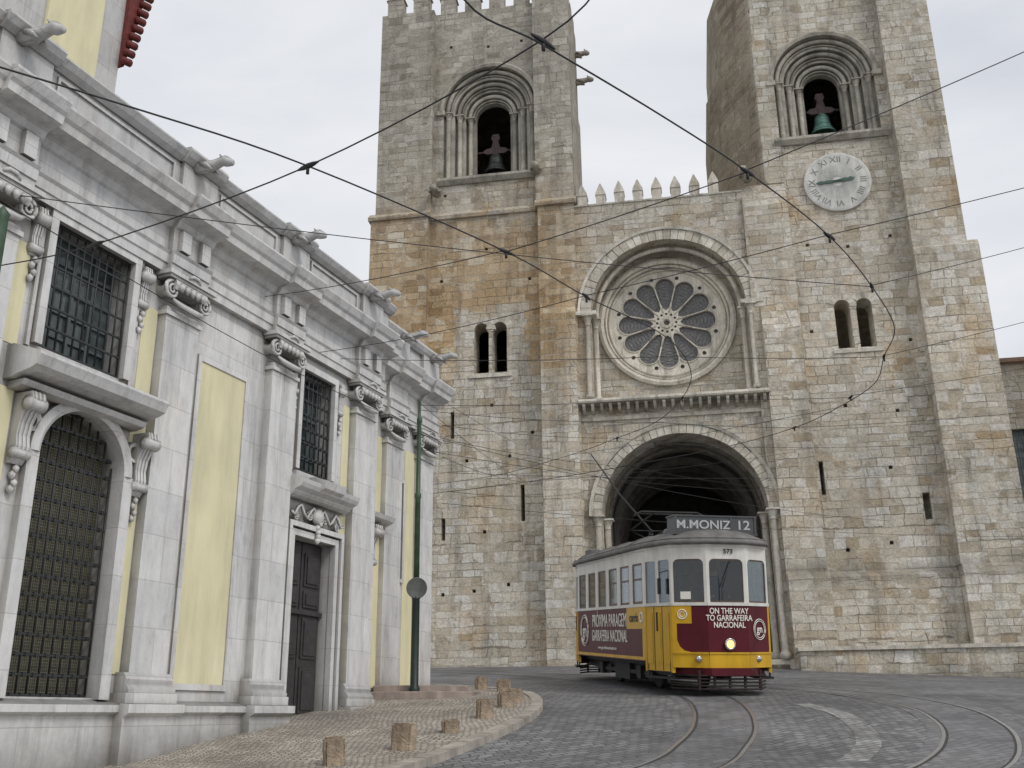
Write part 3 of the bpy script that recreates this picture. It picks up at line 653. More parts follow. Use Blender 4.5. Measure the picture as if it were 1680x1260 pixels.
def ionic(p,y0,zt=5.9,hw=.35):
    m=M();m.box(p-hw-.14,p+hw+.14,y0-.14,y0+.12,zt-.06,zt);m.box(p-hw-.10,p+hw+.10,y0-.11,y0+.12,zt-.10,zt-.06)
    for s in (-1,1): volute(m,p+s*(hw-.01),y0-.05,zt-.25,.135,s)
    m.extr([(y0-.1,zt-.10),(y0-.12,zt-.17),(y0-.09,zt-.24),(y0+.1,zt-.24),(y0+.1,zt-.10)],p-hw+.02,p+hw-.02)
    for k in range(5): m.lathe([(0,-.07),(.045,-.04),(.055,0),(.035,.05),(0,.07)],(p-.22+k*.11,y0-.11,zt-.19),8,cap=False)
    m.tube([(p-hw+.04,y0-.06,zt-.38),(p-.2,y0-.11,zt-.45),(p,y0-.13,zt-.48),(p+.2,y0-.11,zt-.45),(p+hw-.04,y0-.06,zt-.38)],[.02,.04,.055,.04,.02],7)
    m.tube([(p-.12,y0-.12,zt-.02),(p-.05,y0-.15,zt+.03),(p+.05,y0-.15,zt+.03),(p+.12,y0-.12,zt-.02)],.03,6)
    return m
def pilaster(p,y0,par):
    m=M();hw=.34
    m.box(p-hw,p+hw,y0,y0+.2,.62,5.42)
    m.box(p-hw-.12,p+hw+.12,y0-.1,y0+.2,.26,.38);m.extr([(y0-.09,.38),(y0-.1,.42),(y0-.06,.47),(y0-.03,.5),(y0-.05,.54),(y0-.0,.62),(y0+.2,.62),(y0+.2,.38)],p-hw-.08,p+hw+.08)
    m.box(p-hw-.03,p+hw+.03,y0-.03,y0+.2,5.3,5.36)
    o=m.make('pilaster',MARB,par);ionic(p,y0).make('capital',MARB,o);return o
for p in PIL: pilaster(p,-.04,CH)
for p in (3.3,4.72): 
    pilaster(p,.43,CH)
def ent(m,x0,x1,y0,dz=0):
    pr=[(y0-.02,5.9),(y0-.03,6.02),(y0-.05,6.03),(y0-.06,6.16),(y0-.09,6.2),(y0-.02,6.22),(y0-.02,6.55),(y0-.06,6.58),(y0-.10,6.66),(y0-.14,6.68),(y0-.32,6.72),(y0-.34,6.82),(y0-.38,6.86),(y0-.43,6.96),(y0-.43,7.0),(y0,7.1),(y0+.6,7.1),(y0+.6,5.9)]
    m.extr(pr,x0,x1)
m=M();ent(m,-14,2.02,.02)
for p in PIL:
    ent(m,p-.40,p+.40,-.06)
    m.box(p-.30,p-.12,-.16,-.06,6.24,6.54);m.box(p+.12,p+.30,-.16,-.06,6.24,6.54)
ent(m,2.02,5.2,.47)
for p in (3.3,4.72): ent(m,p-.40,p+.40,.39)
m.make('cornice',MARB,CH)
m=M();m.box(-14,2.0,-.05,.5,7.08,7.62);m.extr([(-.08,7.6),(-.15,7.66),(-.2,7.74),(-.18,7.78),(.6,7.82),(.6,7.6)],-14,2.08)
for a,b in zip(PIL,PIL[1:]):
    for (z0,z1) in ((7.2,7.24),(7.5,7.54)): m.box(a+.55,b-.55,-.08,0,z0,z1)
    m.box(a+.51,a+.55,-.08,0,7.2,7.54);m.box(b-.55,b-.51,-.08,0,7.2,7.54)
for p in PIL: m.box(p-.38,p+.38,-.12,.4,7.08,7.62);m.extr([(-.14,7.6),(-.22,7.66),(-.27,7.74),(-.24,7.80),(.6,7.85),(.6,7.6)],p-.42,p+.42)
m.box(2.0,5.1,.42,1,7.08,7.62);m.extr([(.36,7.6),(.3,7.66),(.26,7.74),(.28,7.8),(1,7.84),(1,7.6)],2.0,5.2)
for p in (3.3,4.72): m.box(p-.38,p+.38,.34,.9,7.08,7.62)
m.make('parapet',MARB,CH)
for p in PIL: garg(CH,MARB,(p-.12,-.2,7.64),(.1,-1,.0),.45,.085)
for p in (3.3,4.72): garg(CH,MARB,(p,.25,7.64),(.1,-1,.0),.45,.085)
# windows
def grille(x0,x1,z0,z1,y,nx,nz,par,arch=None):
    m=M()
    for i in range(nx+1):
        x=x0+(x1-x0)*i/nx;zt=z1
        if arch:
            cx,zs,r,sz=arch;q=max(0,1-((x-cx)/r)**2);zt=zs+sz*r*math.sqrt(q)
        m.tube([(x,y,z0),(x,y,zt)],.013,6)
    for j in range(nz+1):
        z=z0+(z1-z0)*j/nz
        a,b=x0,x1
        if arch and z>arch[1]:
            q=max(0,1-((z-arch[1])/(arch[2]*arch[3]))**2);a=arch[0]-arch[2]*math.sqrt(q);b=arch[0]+arch[2]*math.sqrt(q)
        m.box(a,b,y-.012,y+.012,z-.012,z+.012)
        if nz>6:
            for i in range(nx): 
                xx=x0+(x1-x0)*(i+.5)/nx
                if a<xx<b: m.box(xx-.022,xx+.022,y-.02,y+.02,z-.022,z+.022)
    m.make('window_grille',IRON,par)
def win(name,hole,y,mat):
    m=M();m.plate(hole,[],y,y+.03);return m.make(name,mat,CH)
a=win('window',w1,.36,MESHG);grille(WC-WR+.02,WC+WR-.02,.34,3.58,.2,9,15,a,(WC,2.96,WR-.01,.95))
m=M()
for i in range(44): x=WC-WR+.03*i;q=max(0,1-((x-WC)/WR)**2);m.box(x-.003,x+.003,.33,.34,.33,2.96+.95*WR*math.sqrt(q))
for j in range(88): z=.34+j*.036;q=1 if z<2.96 else max(0,1-((z-2.96)/(WR*.95))**2);m.box(WC-WR*math.sqrt(q),WC+WR*math.sqrt(q),.325,.335,z-.003,z+.003)
m.make('wire_mesh',simple('dull wire mesh',(.24,.23,.17),.6),a)
a=win('window',w1u,.4,GLASSD);grille(UX[0]+.02,UX[1]-.02,4.22,5.78,.12,10,6,a)
m=M()
for i in range(5): x=UX[0]+(UX[1]-UX[0])*i/4;m.box(x-.025,x+.025,.36,.4,4.2,5.8)
for i in range(6): z=4.2+1.6*i/5;m.box(UX[0],UX[1],.365,.4,z-.02,z+.02)
FRG=simple('grey window frame',(.12,.14,.15),.5);m.make('window_frame',FRG,a)
a=win('window',w2,.4,GLASSD);grille(W2[0]+.02,W2[1]-.02,3.94,5.62,.12,7,7,a)
m=M()
for i in range(4): x=W2[0]+(W2[1]-W2[0])*i/3;m.box(x-.025,x+.025,.36,.4,3.92,5.64)
for i in range(6): z=3.92+1.72*i/5;m.box(W2[0],W2[1],.365,.4,z-.02,z+.02)
m.make('window_frame',FRG,a)
win('window',rect(3.55,3.85,2.7,4.65),.75,DARK)
def framing(m,x0,x1,z0,z1,w,y0,y1,bottom=True):
    m.box(x0-w,x0,y0,y1,z0-(w if bottom else 0),z1+w);m.box(x1,x1+w,y0,y1,z0-(w if bottom else 0),z1+w);m.box(x0,x1,y0,y1,z1,z1+w)
    if bottom: m.box(x0,x1,y0,y1,z0-w,z0)
def console(m,x,zt,L=.75,P=.38,w=.2,y0=.1):
    pr=[(y0,zt),(y0-P,zt),(y0-P-.02,zt-.08),(y0-P*.95,zt-.17),(y0-P*.7,zt-.22),(y0-P*.5,zt-.34),(y0-P*.42,zt-L*.6),(y0-P*.5,zt-L*.75),(y0-P*.46,zt-L*.88),(y0-P*.2,zt-L),(y0,zt-L)]
    m.extr(pr,x-w/2,x+w/2)
    for k in (-.3,0,.3): m.extr([(a-.012,b) for a,b in pr[1:9]]+[(y0-.01,zt-L*.9),(y0-.01,zt)],x+k*w-.012,x+k*w+.012)
    for (yy,zz,r) in ((y0-P*.85,zt-.13,.085),(y0-P*.38,zt-L*.85,.065)):
        m.lathe([(r*.3,-w/2-.035),(r,-w/2-.015),(r*.85,0),(r,w/2+.015),(r*.3,w/2+.035)],(0,0,0),14,0,Matrix.Translation((x,yy,zz))@Matrix.Rotation(pi/2,4,'Y'))
    for k in range(4): m.lathe([(0,-.05),(.035,-.02),(.04,.02),(0,.06)],(x+(-.02 if k%2 else .02),y0-.05,zt-L-.05-k*.08),8,cap=False)
m=M();framing(m,UX[0],UX[1],4.2,5.8,.11,.02,.12,False);framing(m,UX[0]-.14,UX[1]+.14,4.15,5.86,.05,.06,.12,False)
for x in (UX[0]-.26,UX[1]+.22): console(m,x,5.82,.6,.10,.13)
m.make('window_surround',MARB,CH)
m=M();m.extr([(-.02,3.68),(-.1,3.71),(-.28,3.75),(-.38,3.79),(-.41,3.86),(-.43,3.9),(-.41,3.94),(.0,4.08),(.12,4.08),(.12,3.68)],-6.45,-4.36)
m.extr([(.0,3.58),(-.12,3.61),(-.16,3.67),(.1,3.67),(.1,3.58)],-6.38,-4.42)
m.make('window_ledge',MARB,CH)
m=M();m.arc(WC,2.96,[(WR,.0),(WR+.05,-.03),(WR+.14,.0),(WR+.16,.1),(WR,.3)],0,pi,32,sz=.95)
for s in (-1,1):
    x=WC+s*(WR+.08);m.box(x-.08,x+.08,.0,.1,.3,2.96)
    m.arc(WC+s*(WR+.16),3.3,[(.08,.02),(.13,.0),(.15,.09),(.08,.09)],0,2*pi,18)
    console(m,WC+s*(WR+.27),3.56,.8,.26,.19)
m.make('window_surround',MARB,CH)
m=M();framing(m,W2[0],W2[1],3.92,5.64,.10,.02,.12,False);framing(m,W2[0]-.13,W2[1]+.13,3.88,5.74,.04,.06,.12,False)
for x in (W2[0]-.22,W2[1]+.22): console(m,x,5.7,.6,.08,.1)
m.make('window_surround',MARB,CH)
# door
m=M();framing(m,DX[0],DX[1],-.3,2.84,.10,.0,.12,False);framing(m,DX[0]-.13,DX[1]+.13,-.3,2.97,.08,-.04,.12,False)
m.extr([(.0,3.42),(-.08,3.46),(-.12,3.52),(-.22,3.56),(-.26,3.62),(-.28,3.68),(.0,3.76),(.1,3.76),(.1,3.42)],-.98,.78)
m.extr([(-.06,3.5),(-.32,3.62),(-.36,3.74),(-.1,3.82),(.0,3.82),(.0,3.5)],-.42,.2)
for s in (-1,1):
    x=-.11+s*.42;pts=[(x-s*.35+s*.18*t,-.02,3.24+.1*math.sin(t*3)) for t in [i/8*4 for i in range(9)]];m.tube(pts,.03,6)
    volute(m,-.11+s*.22,-.0,3.2,.08,s);volute(m,-.11+s*.62,-.0,3.14,.07,-s)
m.lathe([(0,-.02),(.12,0),(.17,.06),(.1,.12),(0,.14)],(0,0,0),14,0,Matrix.Translation((-.11,.05,3.22))@Matrix.Rotation(pi/2,4,'X'),cap=False)
for k in range(5): m.lathe([(0,-.06),(.05,-.02),(.05,.03),(0,.06)],(-.11+random.uniform(-.06,.06),-.03,3.1-k*.07),8,cap=False)
m.make('door_surround',MARB,CH)
m=M();m.box(DX[0],DX[1],.30,.4,-.3,2.84)
for s in (0,1):
    x0=DX[0]+.02+s*.605;x1=x0+.575
    m.box(x0,x1,.26,.30,-.05,2.82)
    for (z0,z1) in ((.15,.85),(.98,1.62),(1.78,2.05),(2.12,2.66)):
        m.box(x0+.07,x1-.07,.235,.26,z0,z1);m.box(x0+.12,x1-.12,.215,.235,z0+.05,z1-.05)
m.box(DX[0],DX[1],.20,.26,1.66,1.73)
m.make('door',WOOD,CH,bevel=.006)
m=M();m.extr([(-.25,-.8),(-.25,-.04),(.3,-.01),(.3,-.8)],-.86,.64);m.make('doorstep',PINK,CH)
m=M();m.extr([(.55,3.55),(.35,3.6),(.22,3.66),(.18,3.74),(.55,3.84)],2.0,2.95)
console(m,2.5,3.55,.8,.26,.26,.55)
m.make('wall_bracket',MARB,CH)
m=M();framing(m,3.55,3.85,2.7,4.65,.07,.5,.56);m.make('window_surround',MARB,CH)
# upper storey set back
m=M();m.box(-16,-4.35,1.2,7,5,14);m.make('upper_wall',MARB,CH)
m=M();m.box(-5.75,-4.8,1.15,1.21,8.6,14);m.make('yellow_panel',YEL,CH)
m=M();m.prism([(-4.36,9.45),(-4.32,9.45),(-4.12,10.5),(-3.98,12),(-3.98,14),(-4.36,14)],1.12,6)
for k in range(20):
    z=9.5+k*.17;x=-4.32+(z-9.45)*.2
    m.tube([(min(x,-3.98)-.1,1.08,z),(min(x,-3.98)+.05,1.06,z+.03)],.06,7)
m.make('roof_eave',TILER,CH)
m=M();m.box(-4.36,1.9,1.4,8,6.5,7.7);m.extr([(.5,7.84),(4,8.6),(8,7.8)],-14,2.0);m.make('roof',TILE,CH)

# steps beside the church
st=M()
st.prismz([(-2.75,18.7),(-1.4,18.75),(-.75,19.3),(-.5,20.2),(-.8,21.1),(-1.5,21.7),(-3.0,21.9)],1.6,2.08)
st.prismz([(-2.6,19.2),(-1.6,19.2),(-1.1,19.6),(-.9,20.2),(-1.15,20.8),(-1.7,21.2),(-2.9,21.4)],2.08,2.2)
o=st.make('stone_steps',PINK,None,.015);top(o,'low curved stone steps at the end of the church','steps')
# bollards
def bollmesh(seed):
    rnd=random.Random(seed);bm=bmesh.new();bmesh.ops.create_cube(bm,size=1)
    for v in bm.verts: v.co.x*=.25;v.co.y*=.25;v.co.z=(v.co.z+.5)*.40-.08
    bmesh.ops.bevel(bm,geom=bm.edges[:]+bm.verts[:],offset=.03,segments=2,affect='EDGES')
    bmesh.ops.subdivide_edges(bm,edges=bm.edges[:],cuts=2,use_grid_fill=True)
    for v in bm.verts: v.co+=V((rnd.uniform(-1,1),rnd.uniform(-1,1),rnd.uniform(-1,1)))*.007
    me=bpy.data.meshes.new('stone_bollard');bm.to_mesh(me);bm.free();me.materials.append(BOLL)
    return me
BP=[(-.68,21.0,.24),(-.22,20.25,.22),(-.02,18.05,.22),(-.16,17.35,.24),(-.47,16.0,.27),(-.90,14.66,.17),(-1.40,13.35,.31),(-2.1,12.35,.31)]
for i,(x,y,h) in enumerate(BP):
    o=bpy.data.objects.new('stone_bollard',bollmesh(i));COL.objects.link(o)
    o.location=(x,y,g(x,y)+.085);o.rotation_euler=(random.uniform(-.05,.05),random.uniform(-.05,.05),random.uniform(-.4,.4));k=h/.32;o.scale=(random.uniform(.92,1.05),random.uniform(.92,1.05),k)
    lab='worn square stone bollard standing on the mosaic pavement' if i!=5 else 'broken low pale stone bollard on the mosaic pavement'
    top(o,lab,'bollard','stone bollards along the kerb')
# pole with round sign
PB=V((-1.83,19.0,2.02));PE=empty('tram_wire_pole',PB,0,'tall green iron pole with round sign beside the church','pole')
m=M();m.lathe([(.10,0),(.10,.12),(.075,.16),(.07,1.7),(.082,1.72),(.082,1.78),(.06,1.8)],(0,0,0),16,0);m.make('pole_base',GREEND,PE)
m=M();m.lathe([(.056,1.8),(.052,3.6),(.064,3.62),(.064,3.7),(.045,3.72),(.04,5.1),(.05,5.12),(.05,5.2),(.028,5.25),(.022,5.5),(.036,5.56),(.0,5.64)],(0,0,0),16,0);m.make('pole_shaft',GREEN,PE)
m=M();mx=Matrix.Translation((.02,-.09,1.9))@Matrix.Rotation(pi/2+.1,4,'X');m.lathe([(.0,-.006),(.175,-.006),(.185,-.012),(.195,0),(.185,.012),(.175,.006),(0,.006)],(0,0,0),28,0,mx,cap=False);m.box(-.09,.1,-.08,-.06,1.78,1.82);m.box(-.09,.1,-.08,-.06,1.98,2.02);m.make('sign_disc',SIGNB,PE)
P2=empty('tram_wire_pole',(-4.8,8.5,g(-4.8,8.5)),0,'green iron pole at the church wall','pole')
m=M();m.lathe([(.12,0),(.12,1.6),(.09,1.7),(.075,3.8),(.09,3.85),(.09,3.95),(.065,4.0),(.06,5.5),(.07,5.55),(.03,5.6),(0,5.65)],(0,0,0),16);m.make('pole_shaft',GREEN,P2)

# ---------------------------------------------------------------- tram
TX,TY=3.99,19.45;tz0=g(TX,TY)+.01
TM=Matrix.Translation((TX,TY,tz0))@Matrix.Rotation(math.radians(10.8),4,'Z')@Matrix.Rotation(math.radians(4.7),4,'X')
TR=bpy.data.objects.new('tram',None);COL.objects.link(TR);TR.matrix_world=TM
top(TR,'vintage maroon, yellow and white tram on curved rails','tram')
LEN=8.1
def seg(m,P,Q,t0,t1,z0,z1,th=.04,off=0,mi=0):
    P=V(P);Q=V(Q);d=(Q-P);L=d.length;d.normalize();n=V((-d.y,d.x))
    A=P+d*L*t0;B=P+d*L*t1
    a,b,c,e=A-n*off,B-n*off,B+n*th,A+n*th
    m.add([(p.x,p.y,z) for z in (z0,z1) for p in (a,b,c,e)],[(0,3,2,1),(4,5,6,7),(0,1,5,4),(1,2,6,5),(2,3,7,6),(3,0,4,7)],mi)
def segpoly(m,P,Q,pp,th=.03,off=0):
    P=V(P);Q=V(Q);d=Q-P;nn=V((-d.y,d.x)).normalized();k=len(pp)
    m.add([(*(P+d*a-nn*off),z) for a,z in pp]+[(*(P+d*a+nn*th),z) for a,z in pp],[tuple(range(k)),tuple(range(2*k-1,k-1,-1))]+[(i,(i+1)%k,k+(i+1)%k,k+i) for i in range(k)])
HW=1.19
half=[(-HW,LEN-1.4),(-HW,1.35),(-.98,.36),(-.40,0),(.40,0),(.98,.36),(HW,1.35),(HW,LEN-1.4),(.98,LEN-.36),(.4,LEN),(-.4,LEN),(-.98,LEN-.36)]
n=len(half)
body=M();white=M();glass=M();frame=M();yel=M()
ZB,ZL,ZW0,ZW1,ZT=.56,.78,1.66,2.5,2.78
for i in range(n):
    P,Q=half[i],half[(i+1)%n];side=i in(0,6);door=i in (1,5,7,11);front=i in (2,3,4,8,9,10)
    if not door:
        seg(body,P,Q,0,1,ZL if front else .62,ZW0-.02)
        if front: seg(yel,P,Q,0,1,ZB-.06,ZL,.04,.012);seg(yel,P,Q,0,1,ZL-.03,ZL,.04,.03)
        else: seg(body,P,Q,0,1,.58,.62,.03,.01)
    seg(white,P,Q,0,1,ZW1,ZT,.05)
    seg(white,P,Q,0,1,ZW0-.03,ZW0+.03,.05,.018)
    seg(white,P,Q,0,1,ZT-.05,ZT,.05,.02)
    nw=6 if side else (2 if door else 1)
    pw=.022 if side else (.05 if door else .075)
    for k in range(nw+1):
        t=k/nw;a=max(0,t-pw);b=min(1,t+pw)
        seg(white,P,Q,a,b,ZW0,ZW1,.05,.004)
    L_=(V(Q)-V(P)).length
    for k in range(nw):
        t0=k/nw+pw;t1=(k+1)/nw-pw
        seg(glass,P,Q,t0,t1,ZW0+.03,ZW1,.012,-.02)
        c_=(.10 if front else .05)/L_;hz=.10 if front else .05
        for (e,sg) in ((t0,1),(t1,-1)):
            segpoly(white,P,Q,[(e,ZW1)]+[(e+sg*c_*(1-math.sin(q*pi/8)),ZW1-hz*(1-math.cos(q*pi/8))) for q in range(5)],.02,.003)
        if side:
            seg(frame,P,Q,t0,t0+.012,ZW0+.03,ZW1,.03,-.008);seg(frame,P,Q,t1-.012,t1,ZW0+.03,ZW1,.03,-.008);seg(frame,P,Q,t0,t1,2.16,2.2,.03,-.008);seg(frame,P,Q,t0,t1,ZW1-.04,ZW1,.03,-.008);seg(frame,P,Q,t0,t1,ZW0+.03,ZW0+.08,.03,-.008)
        elif front:
            u=.02*(1 if i in (3,9) else .9);seg(frame,P,Q,t0,t0+u,ZW0+.03,ZW1,.03,-.01);seg(frame,P,Q,t1-u,t1,ZW0+.03,ZW1,.03,-.01);seg(frame,P,Q,t0,t1,ZW1-.03,ZW1,.03,-.01);seg(frame,P,Q,t0,t1,ZW0+.03,ZW0+.06,.03,-.01)
body.make('body_panel',MAROON,TR);white.make('window_band',TWH,TR);glass.make('window_glass',GLAS,TR);frame.make('window_frame',FRM,TR)
for i in (1,5,7,11):
    P,Q=half[i],half[(i+1)%n]
    d=M()
    for (a,b) in ((.05,.34),(.36,.64),(.66,.95)):
        seg(d,P,Q,a,b,.42,ZW0-.04,.03,0);seg(d,P,Q,a+.05,b-.05,.55,1.5,.03,.012)
    seg(d,P,Q,0,.05,.4,ZW0,.05,.01);seg(d,P,Q,.95,1,.4,ZW0,.05,.01)
    d.make('folding_door',TYEL,TR)
    d=M()
    for a in (.35,.65): seg(d,P,Q,a-.008,a+.008,.44,ZW0-.05,.02,.004)
    seg(d,P,Q,.47,.5,ZW0-.5,ZW0-.15,.02,.03);d.make('door_seam',BLK,TR)
seg(yel,half[0],half[1],.77,1.0,1.2,ZW0-.03,.03,.006)
seg(yel,half[2],half[3],0,.55,1.3,ZW0-.03,.03,.006);seg(yel,half[2],half[3],0,.13,ZL,1.3,.03,.006);seg(yel,half[4],half[5],.93,1.0,ZL,ZW0-.03,.03,.006)
segpoly(yel,half[2],half[3],[(.13,ZL),(.13,1.0),(.2,.88),(.32,.81),(.5,ZL)],.02,.006)
seg(yel,half[0],half[1],0,1,.60,.66,.03,.014);seg(yel,half[0],half[1],.97,1,.6,ZW0-.03,.03,.01)
yel.make('yellow_trim',TYEL,TR)
def off(pts,k): return [(x*k[0],LEN/2+(y-LEN/2)*k[1]) for x,y in pts]
fine=[]
for i in range(n):
    a=V(half[i]);b=V(half[(i+1)%n])
    for k in range(4): fine.append(tuple(a.lerp(b,k/4)))
def smoothp(p,it=3):
    for _ in range(it): p=[((p[i-1][0]+2*p[i][0]+p[(i+1)%len(p)][0])/4,(p[i-1][1]+2*p[i][1]+p[(i+1)%len(p)][1])/4) for i in range(len(p))]
    return p
fs=smoothp(fine)
layers=[(ZT-.01,(1.0,1.0)),(ZT+.0,(1.09,1.03)),(ZT+.05,(1.10,1.032)),(ZT+.10,(1.06,1.02)),(ZT+.17,(.97,.995)),(ZT+.24,(.85,.965)),(ZT+.30,(.68,.925)),(ZT+.34,(.45,.87)),(ZT+.355,(.2,.8))]
v=[];f=[];q=len(fs)
for z,k in layers: v+=[(x,y,z) for x,y in off(fs,k)]
for l in range(len(layers)-1):
    for i in range(q): f.append((l*q+i,l*q+(i+1)%q,(l+1)*q+(i+1)%q,(l+1)*q+i))
f.append(tuple(range((len(layers)-1)*q,len(layers)*q)));f.append(tuple(range(q)))
rf=M();rf.add(v,f,0,None,True)
rf.tube([(x,y,ZT+.115) for x,y in off(fs,(1.05,1.018))],.014,6)
for yy in (2.2,3.6,5.0,6.4): rf.tube([(x,yy,z+.008) for x,z in ((-1.25,ZT+.10),(-1.15,ZT+.17),(-1.0,ZT+.24),(-.8,ZT+.30),(0,ZT+.36),(.8,ZT+.30),(1.0,ZT+.24),(1.15,ZT+.17),(1.25,ZT+.1))],.012,5)
RF=rf.make('roof',ROOF,TR)
m=M();m.prismz([(x*.97,y) for x,y in off(half,(1,.99))],.6,.66);m.make('floor',BLK,TR)
VW=simple('varnished wood',(.12,.06,.028),.4,var=.3)
m=M();m.prismz([(x*.95,y) for x,y in off(half,(1,.98))],ZT-.05,ZT-.02);m.make('ceiling',VW,TR)
for x0,x1,y0,y1,z0,z1 in ((-1.1,-.5,1.42,1.46,.66,2.7),(.5,1.1,1.42,1.46,.66,2.7),(-1.0,1.0,LEN-1.46,LEN-1.42,.66,2.7)):
    m=M();m.box(x0,x1,y0,y1,z0,z1);m.make('bulkhead',VW,TR)
for k in range(6):
    for s in (-.72,.72):
        m=M();y=2.0+k*.74;m.box(s-.4,s+.4,y,y+.42,1.05,1.13);m.box(s-.4,s+.4,y+.38,y+.44,1.13,1.62);m.box(s-.3,s+.3,y+.1,y+.3,.66,1.05);m.make('seat',SEAT,TR,.02)
m=M();m.lathe([(.16,0),(.18,.02),(.14,.7),(.2,.72),(.2,.8),(0,.82)],(.0,.45,.66),14);m.tube([(0,.45,1.5),(.12,.4,1.56),(.16,.4,1.56)],.02,6);m.make('controller',CHROME,TR)
m=M();m.box(-.8,.8,.9,LEN-.9,.32,.6);m.box(-1.0,1.0,.5,LEN-.5,.5,.6)
for y in (2.6,5.5):
    for s in (-1,1):
        m.box(s*.78-.07,s*.78+.07,y-.5,y+.5,.22,.42);m.box(s*.85-.1,s*.85+.1,y-.12,y+.12,.2,.46)
for s in (-1,1):
    m.box(s*.86-.03,s*.86+.03,1.9,6.0,.28,.36);m.box(s*.7-.2,s*.7+.2,3.4,4.5,.15,.5)
m.make('underframe',BLK,TR)
for y in (2.6,5.5):
    for s in (-1,1):
        m=M();mx=Matrix.Translation((s*.47,y,.33))@Matrix.Rotation(pi/2,4,'Y');m.lathe([(.08,-.05),(.28,-.05),(.33,-.04),(.33,.03),(.3,.05),(.08,.05)],(0,0,0),24,0,mx);m.make('wheel',BLK,TR)
LGM=simple('dark maroon iron',(.022,.010,.011),.7)
for e in (0,1):
    m=M()
    def fy(y): return y if e==0 else LEN-y
    for k in range(5): z=.12+k*.06;m.tube([(-.95,fy(.6),z),(-.6,fy(.02),z),(.6,fy(.02),z),(.95,fy(.6),z)],.018,6)
    for x in (-.6,-.3,0,.3,.6): m.box(x-.02,x+.02,min(fy(.01),fy(.06)),max(fy(.01),fy(.06)),.1,.46)
    m.make('lifeguard',LGM,TR)
    m=M()
    m.prismz([(x*.92,fy(y)) for x,y in ((-.98,.5),(-.42,-.07),(.42,-.07),(.98,.5))] if e==0 else [(x*.92,fy(y)) for x,y in ((.98,.5),(.42,-.07),(-.42,-.07),(-.98,.5))],.36,.50);m.make('bumper',MAROON,TR)
for i in (1,5,7,11):
    P,Q=half[i],half[(i+1)%n];m=M();seg(m,P,Q,.05,.95,.28,.32,.25,.05);seg(m,P,Q,.08,.12,.3,.62,.03,.0);seg(m,P,Q,.88,.92,.3,.62,.03,.0);m.make('boarding_step',BLK,TR)
m=M();mx=Matrix.Translation((0.0,-.0,.93))@Matrix.Rotation(pi/2,4,'X');m.lathe([(.10,-.02),(.115,.04),(.10,.08),(.08,.08),(.08,.05)],(0,0,0),24,0,mx);HL=m.make('headlight',CHROME,TR)
m=M();m.lathe([(0,.078),(.05,.072),(.078,.056)],(0,0,0),20,0,mx,cap=False);m.make('headlight_lens',LAMP,HL)
for s in (-.58,.62):
    m=M();mx=Matrix.Translation((s,.10 if s<0 else .14,.66))@Matrix.Rotation(pi/2,4,'X');m.lathe([(.055,0),(.06,.05),(.045,.06),(0,.065)],(0,0,0),14,0,mx);m.make('marker_light',CHROME,TR)
m=M();m.tube([(0.1,-.03,2.48),(-.12,-.05,1.95)],.009,5);m.tube([(-.12,-.055,2.15),(-.12,-.055,1.72)],.008,5);m.make('wiper',IRON,TR)
m=M();m.box(-1.15,-1.09,.62,.66,1.85,2.15);m.tube([(-1.0,.5,2.3),(-1.12,.6,2.25),(-1.12,.63,2.1)],.01,5);m.make('wing_mirror',BLK,TR)
# destination sign
m=M();m.box(-.80,.80,.42,.85,3.02,3.34);m.box(-.86,.86,.40,.88,3.34,3.37);m.box(-.86,.86,.40,.88,2.99,3.02);m.box(-.84,-.80,.40,.86,3.02,3.34);m.box(.80,.84,.40,.86,3.02,3.34);m.box(.30,.34,.405,.42,3.02,3.34);m.box(-.5,-.4,.6,.7,2.9,3.0);m.box(.4,.5,.6,.7,2.9,3.0)
SG=m.make('destination_sign',simple('sign box grey',(.075,.078,.08),.5,dirt=.2),TR,label='grey roof box with destination M. MONIZ and line number 12')
F_=((1,0,0),(0,0,1))
text('M.MONIZ',.23,(-.25,.413,3.18),*F_,LETG,SG,font_sx=1.15,bold=.004);text('12',.25,(.57,.413,3.18),*F_,LETG,SG,font_sx=1.2,bold=.004)
m=M();m.box(-.45,.45,1.3,2.2,3.02,3.26);m.make('roof_equipment',ROOF,TR,.02)
m=M();m.box(-.35,.35,2.6,4.9,3.07,3.18);m.make('roof_equipment',ROOF,TR,.02)
m=M();m.box(-.3,.3,6.2,6.9,3.05,3.24);m.make('roof_equipment',ROOF,TR,.02)
m=M();m.box(-.92,-.66,6.5,7.0,2.96,3.16);m.make('roof_equipment',ROOF,TR,.02)
m=M();m.lathe([(.22,0),(.24,.06),(.2,.16),(.1,.2),(0,.21)],(-.6,1.15,2.98),14);m.make('roof_vent',ROOF,TR)
m=M()
for s in (-.4,.4):
    m.tube([(s,3.4,3.15),(s*1.1,4.6,3.46),(s*.9,3.1,3.70)],.022,6)
m.tube([(-.85,3.0,3.62),(-.65,3.1,3.73),(.65,3.1,3.73),(.85,3.0,3.62)],.026,6);m.tube([(-.65,3.35,3.71),(.65,3.35,3.71)],.02,6);m.tube([(-.44,4.6,3.46),(.44,4.6,3.46)],.017,6);m.tube([(-.4,3.4,3.15),(.4,4.6,3.46)],.012,5)
for s in (-.3,.3): m.lathe([(.05,0),(.07,.03),(.04,.06),(.07,.09),(.04,.12)],(s,3.5,3.16),10)
m.make('pantograph',BLK,TR)
m=M();m.lathe([(.12,0),(.12,.1),(.05,.16),(.05,.3)],(0,4.4,3.12),12);m.tube([(0,4.3,3.4),(-.35,5.8,4.5),(-.62,7.4,5.75)],[.028,.022,.015],7);m.make('trolley_pole',BLK,TR)
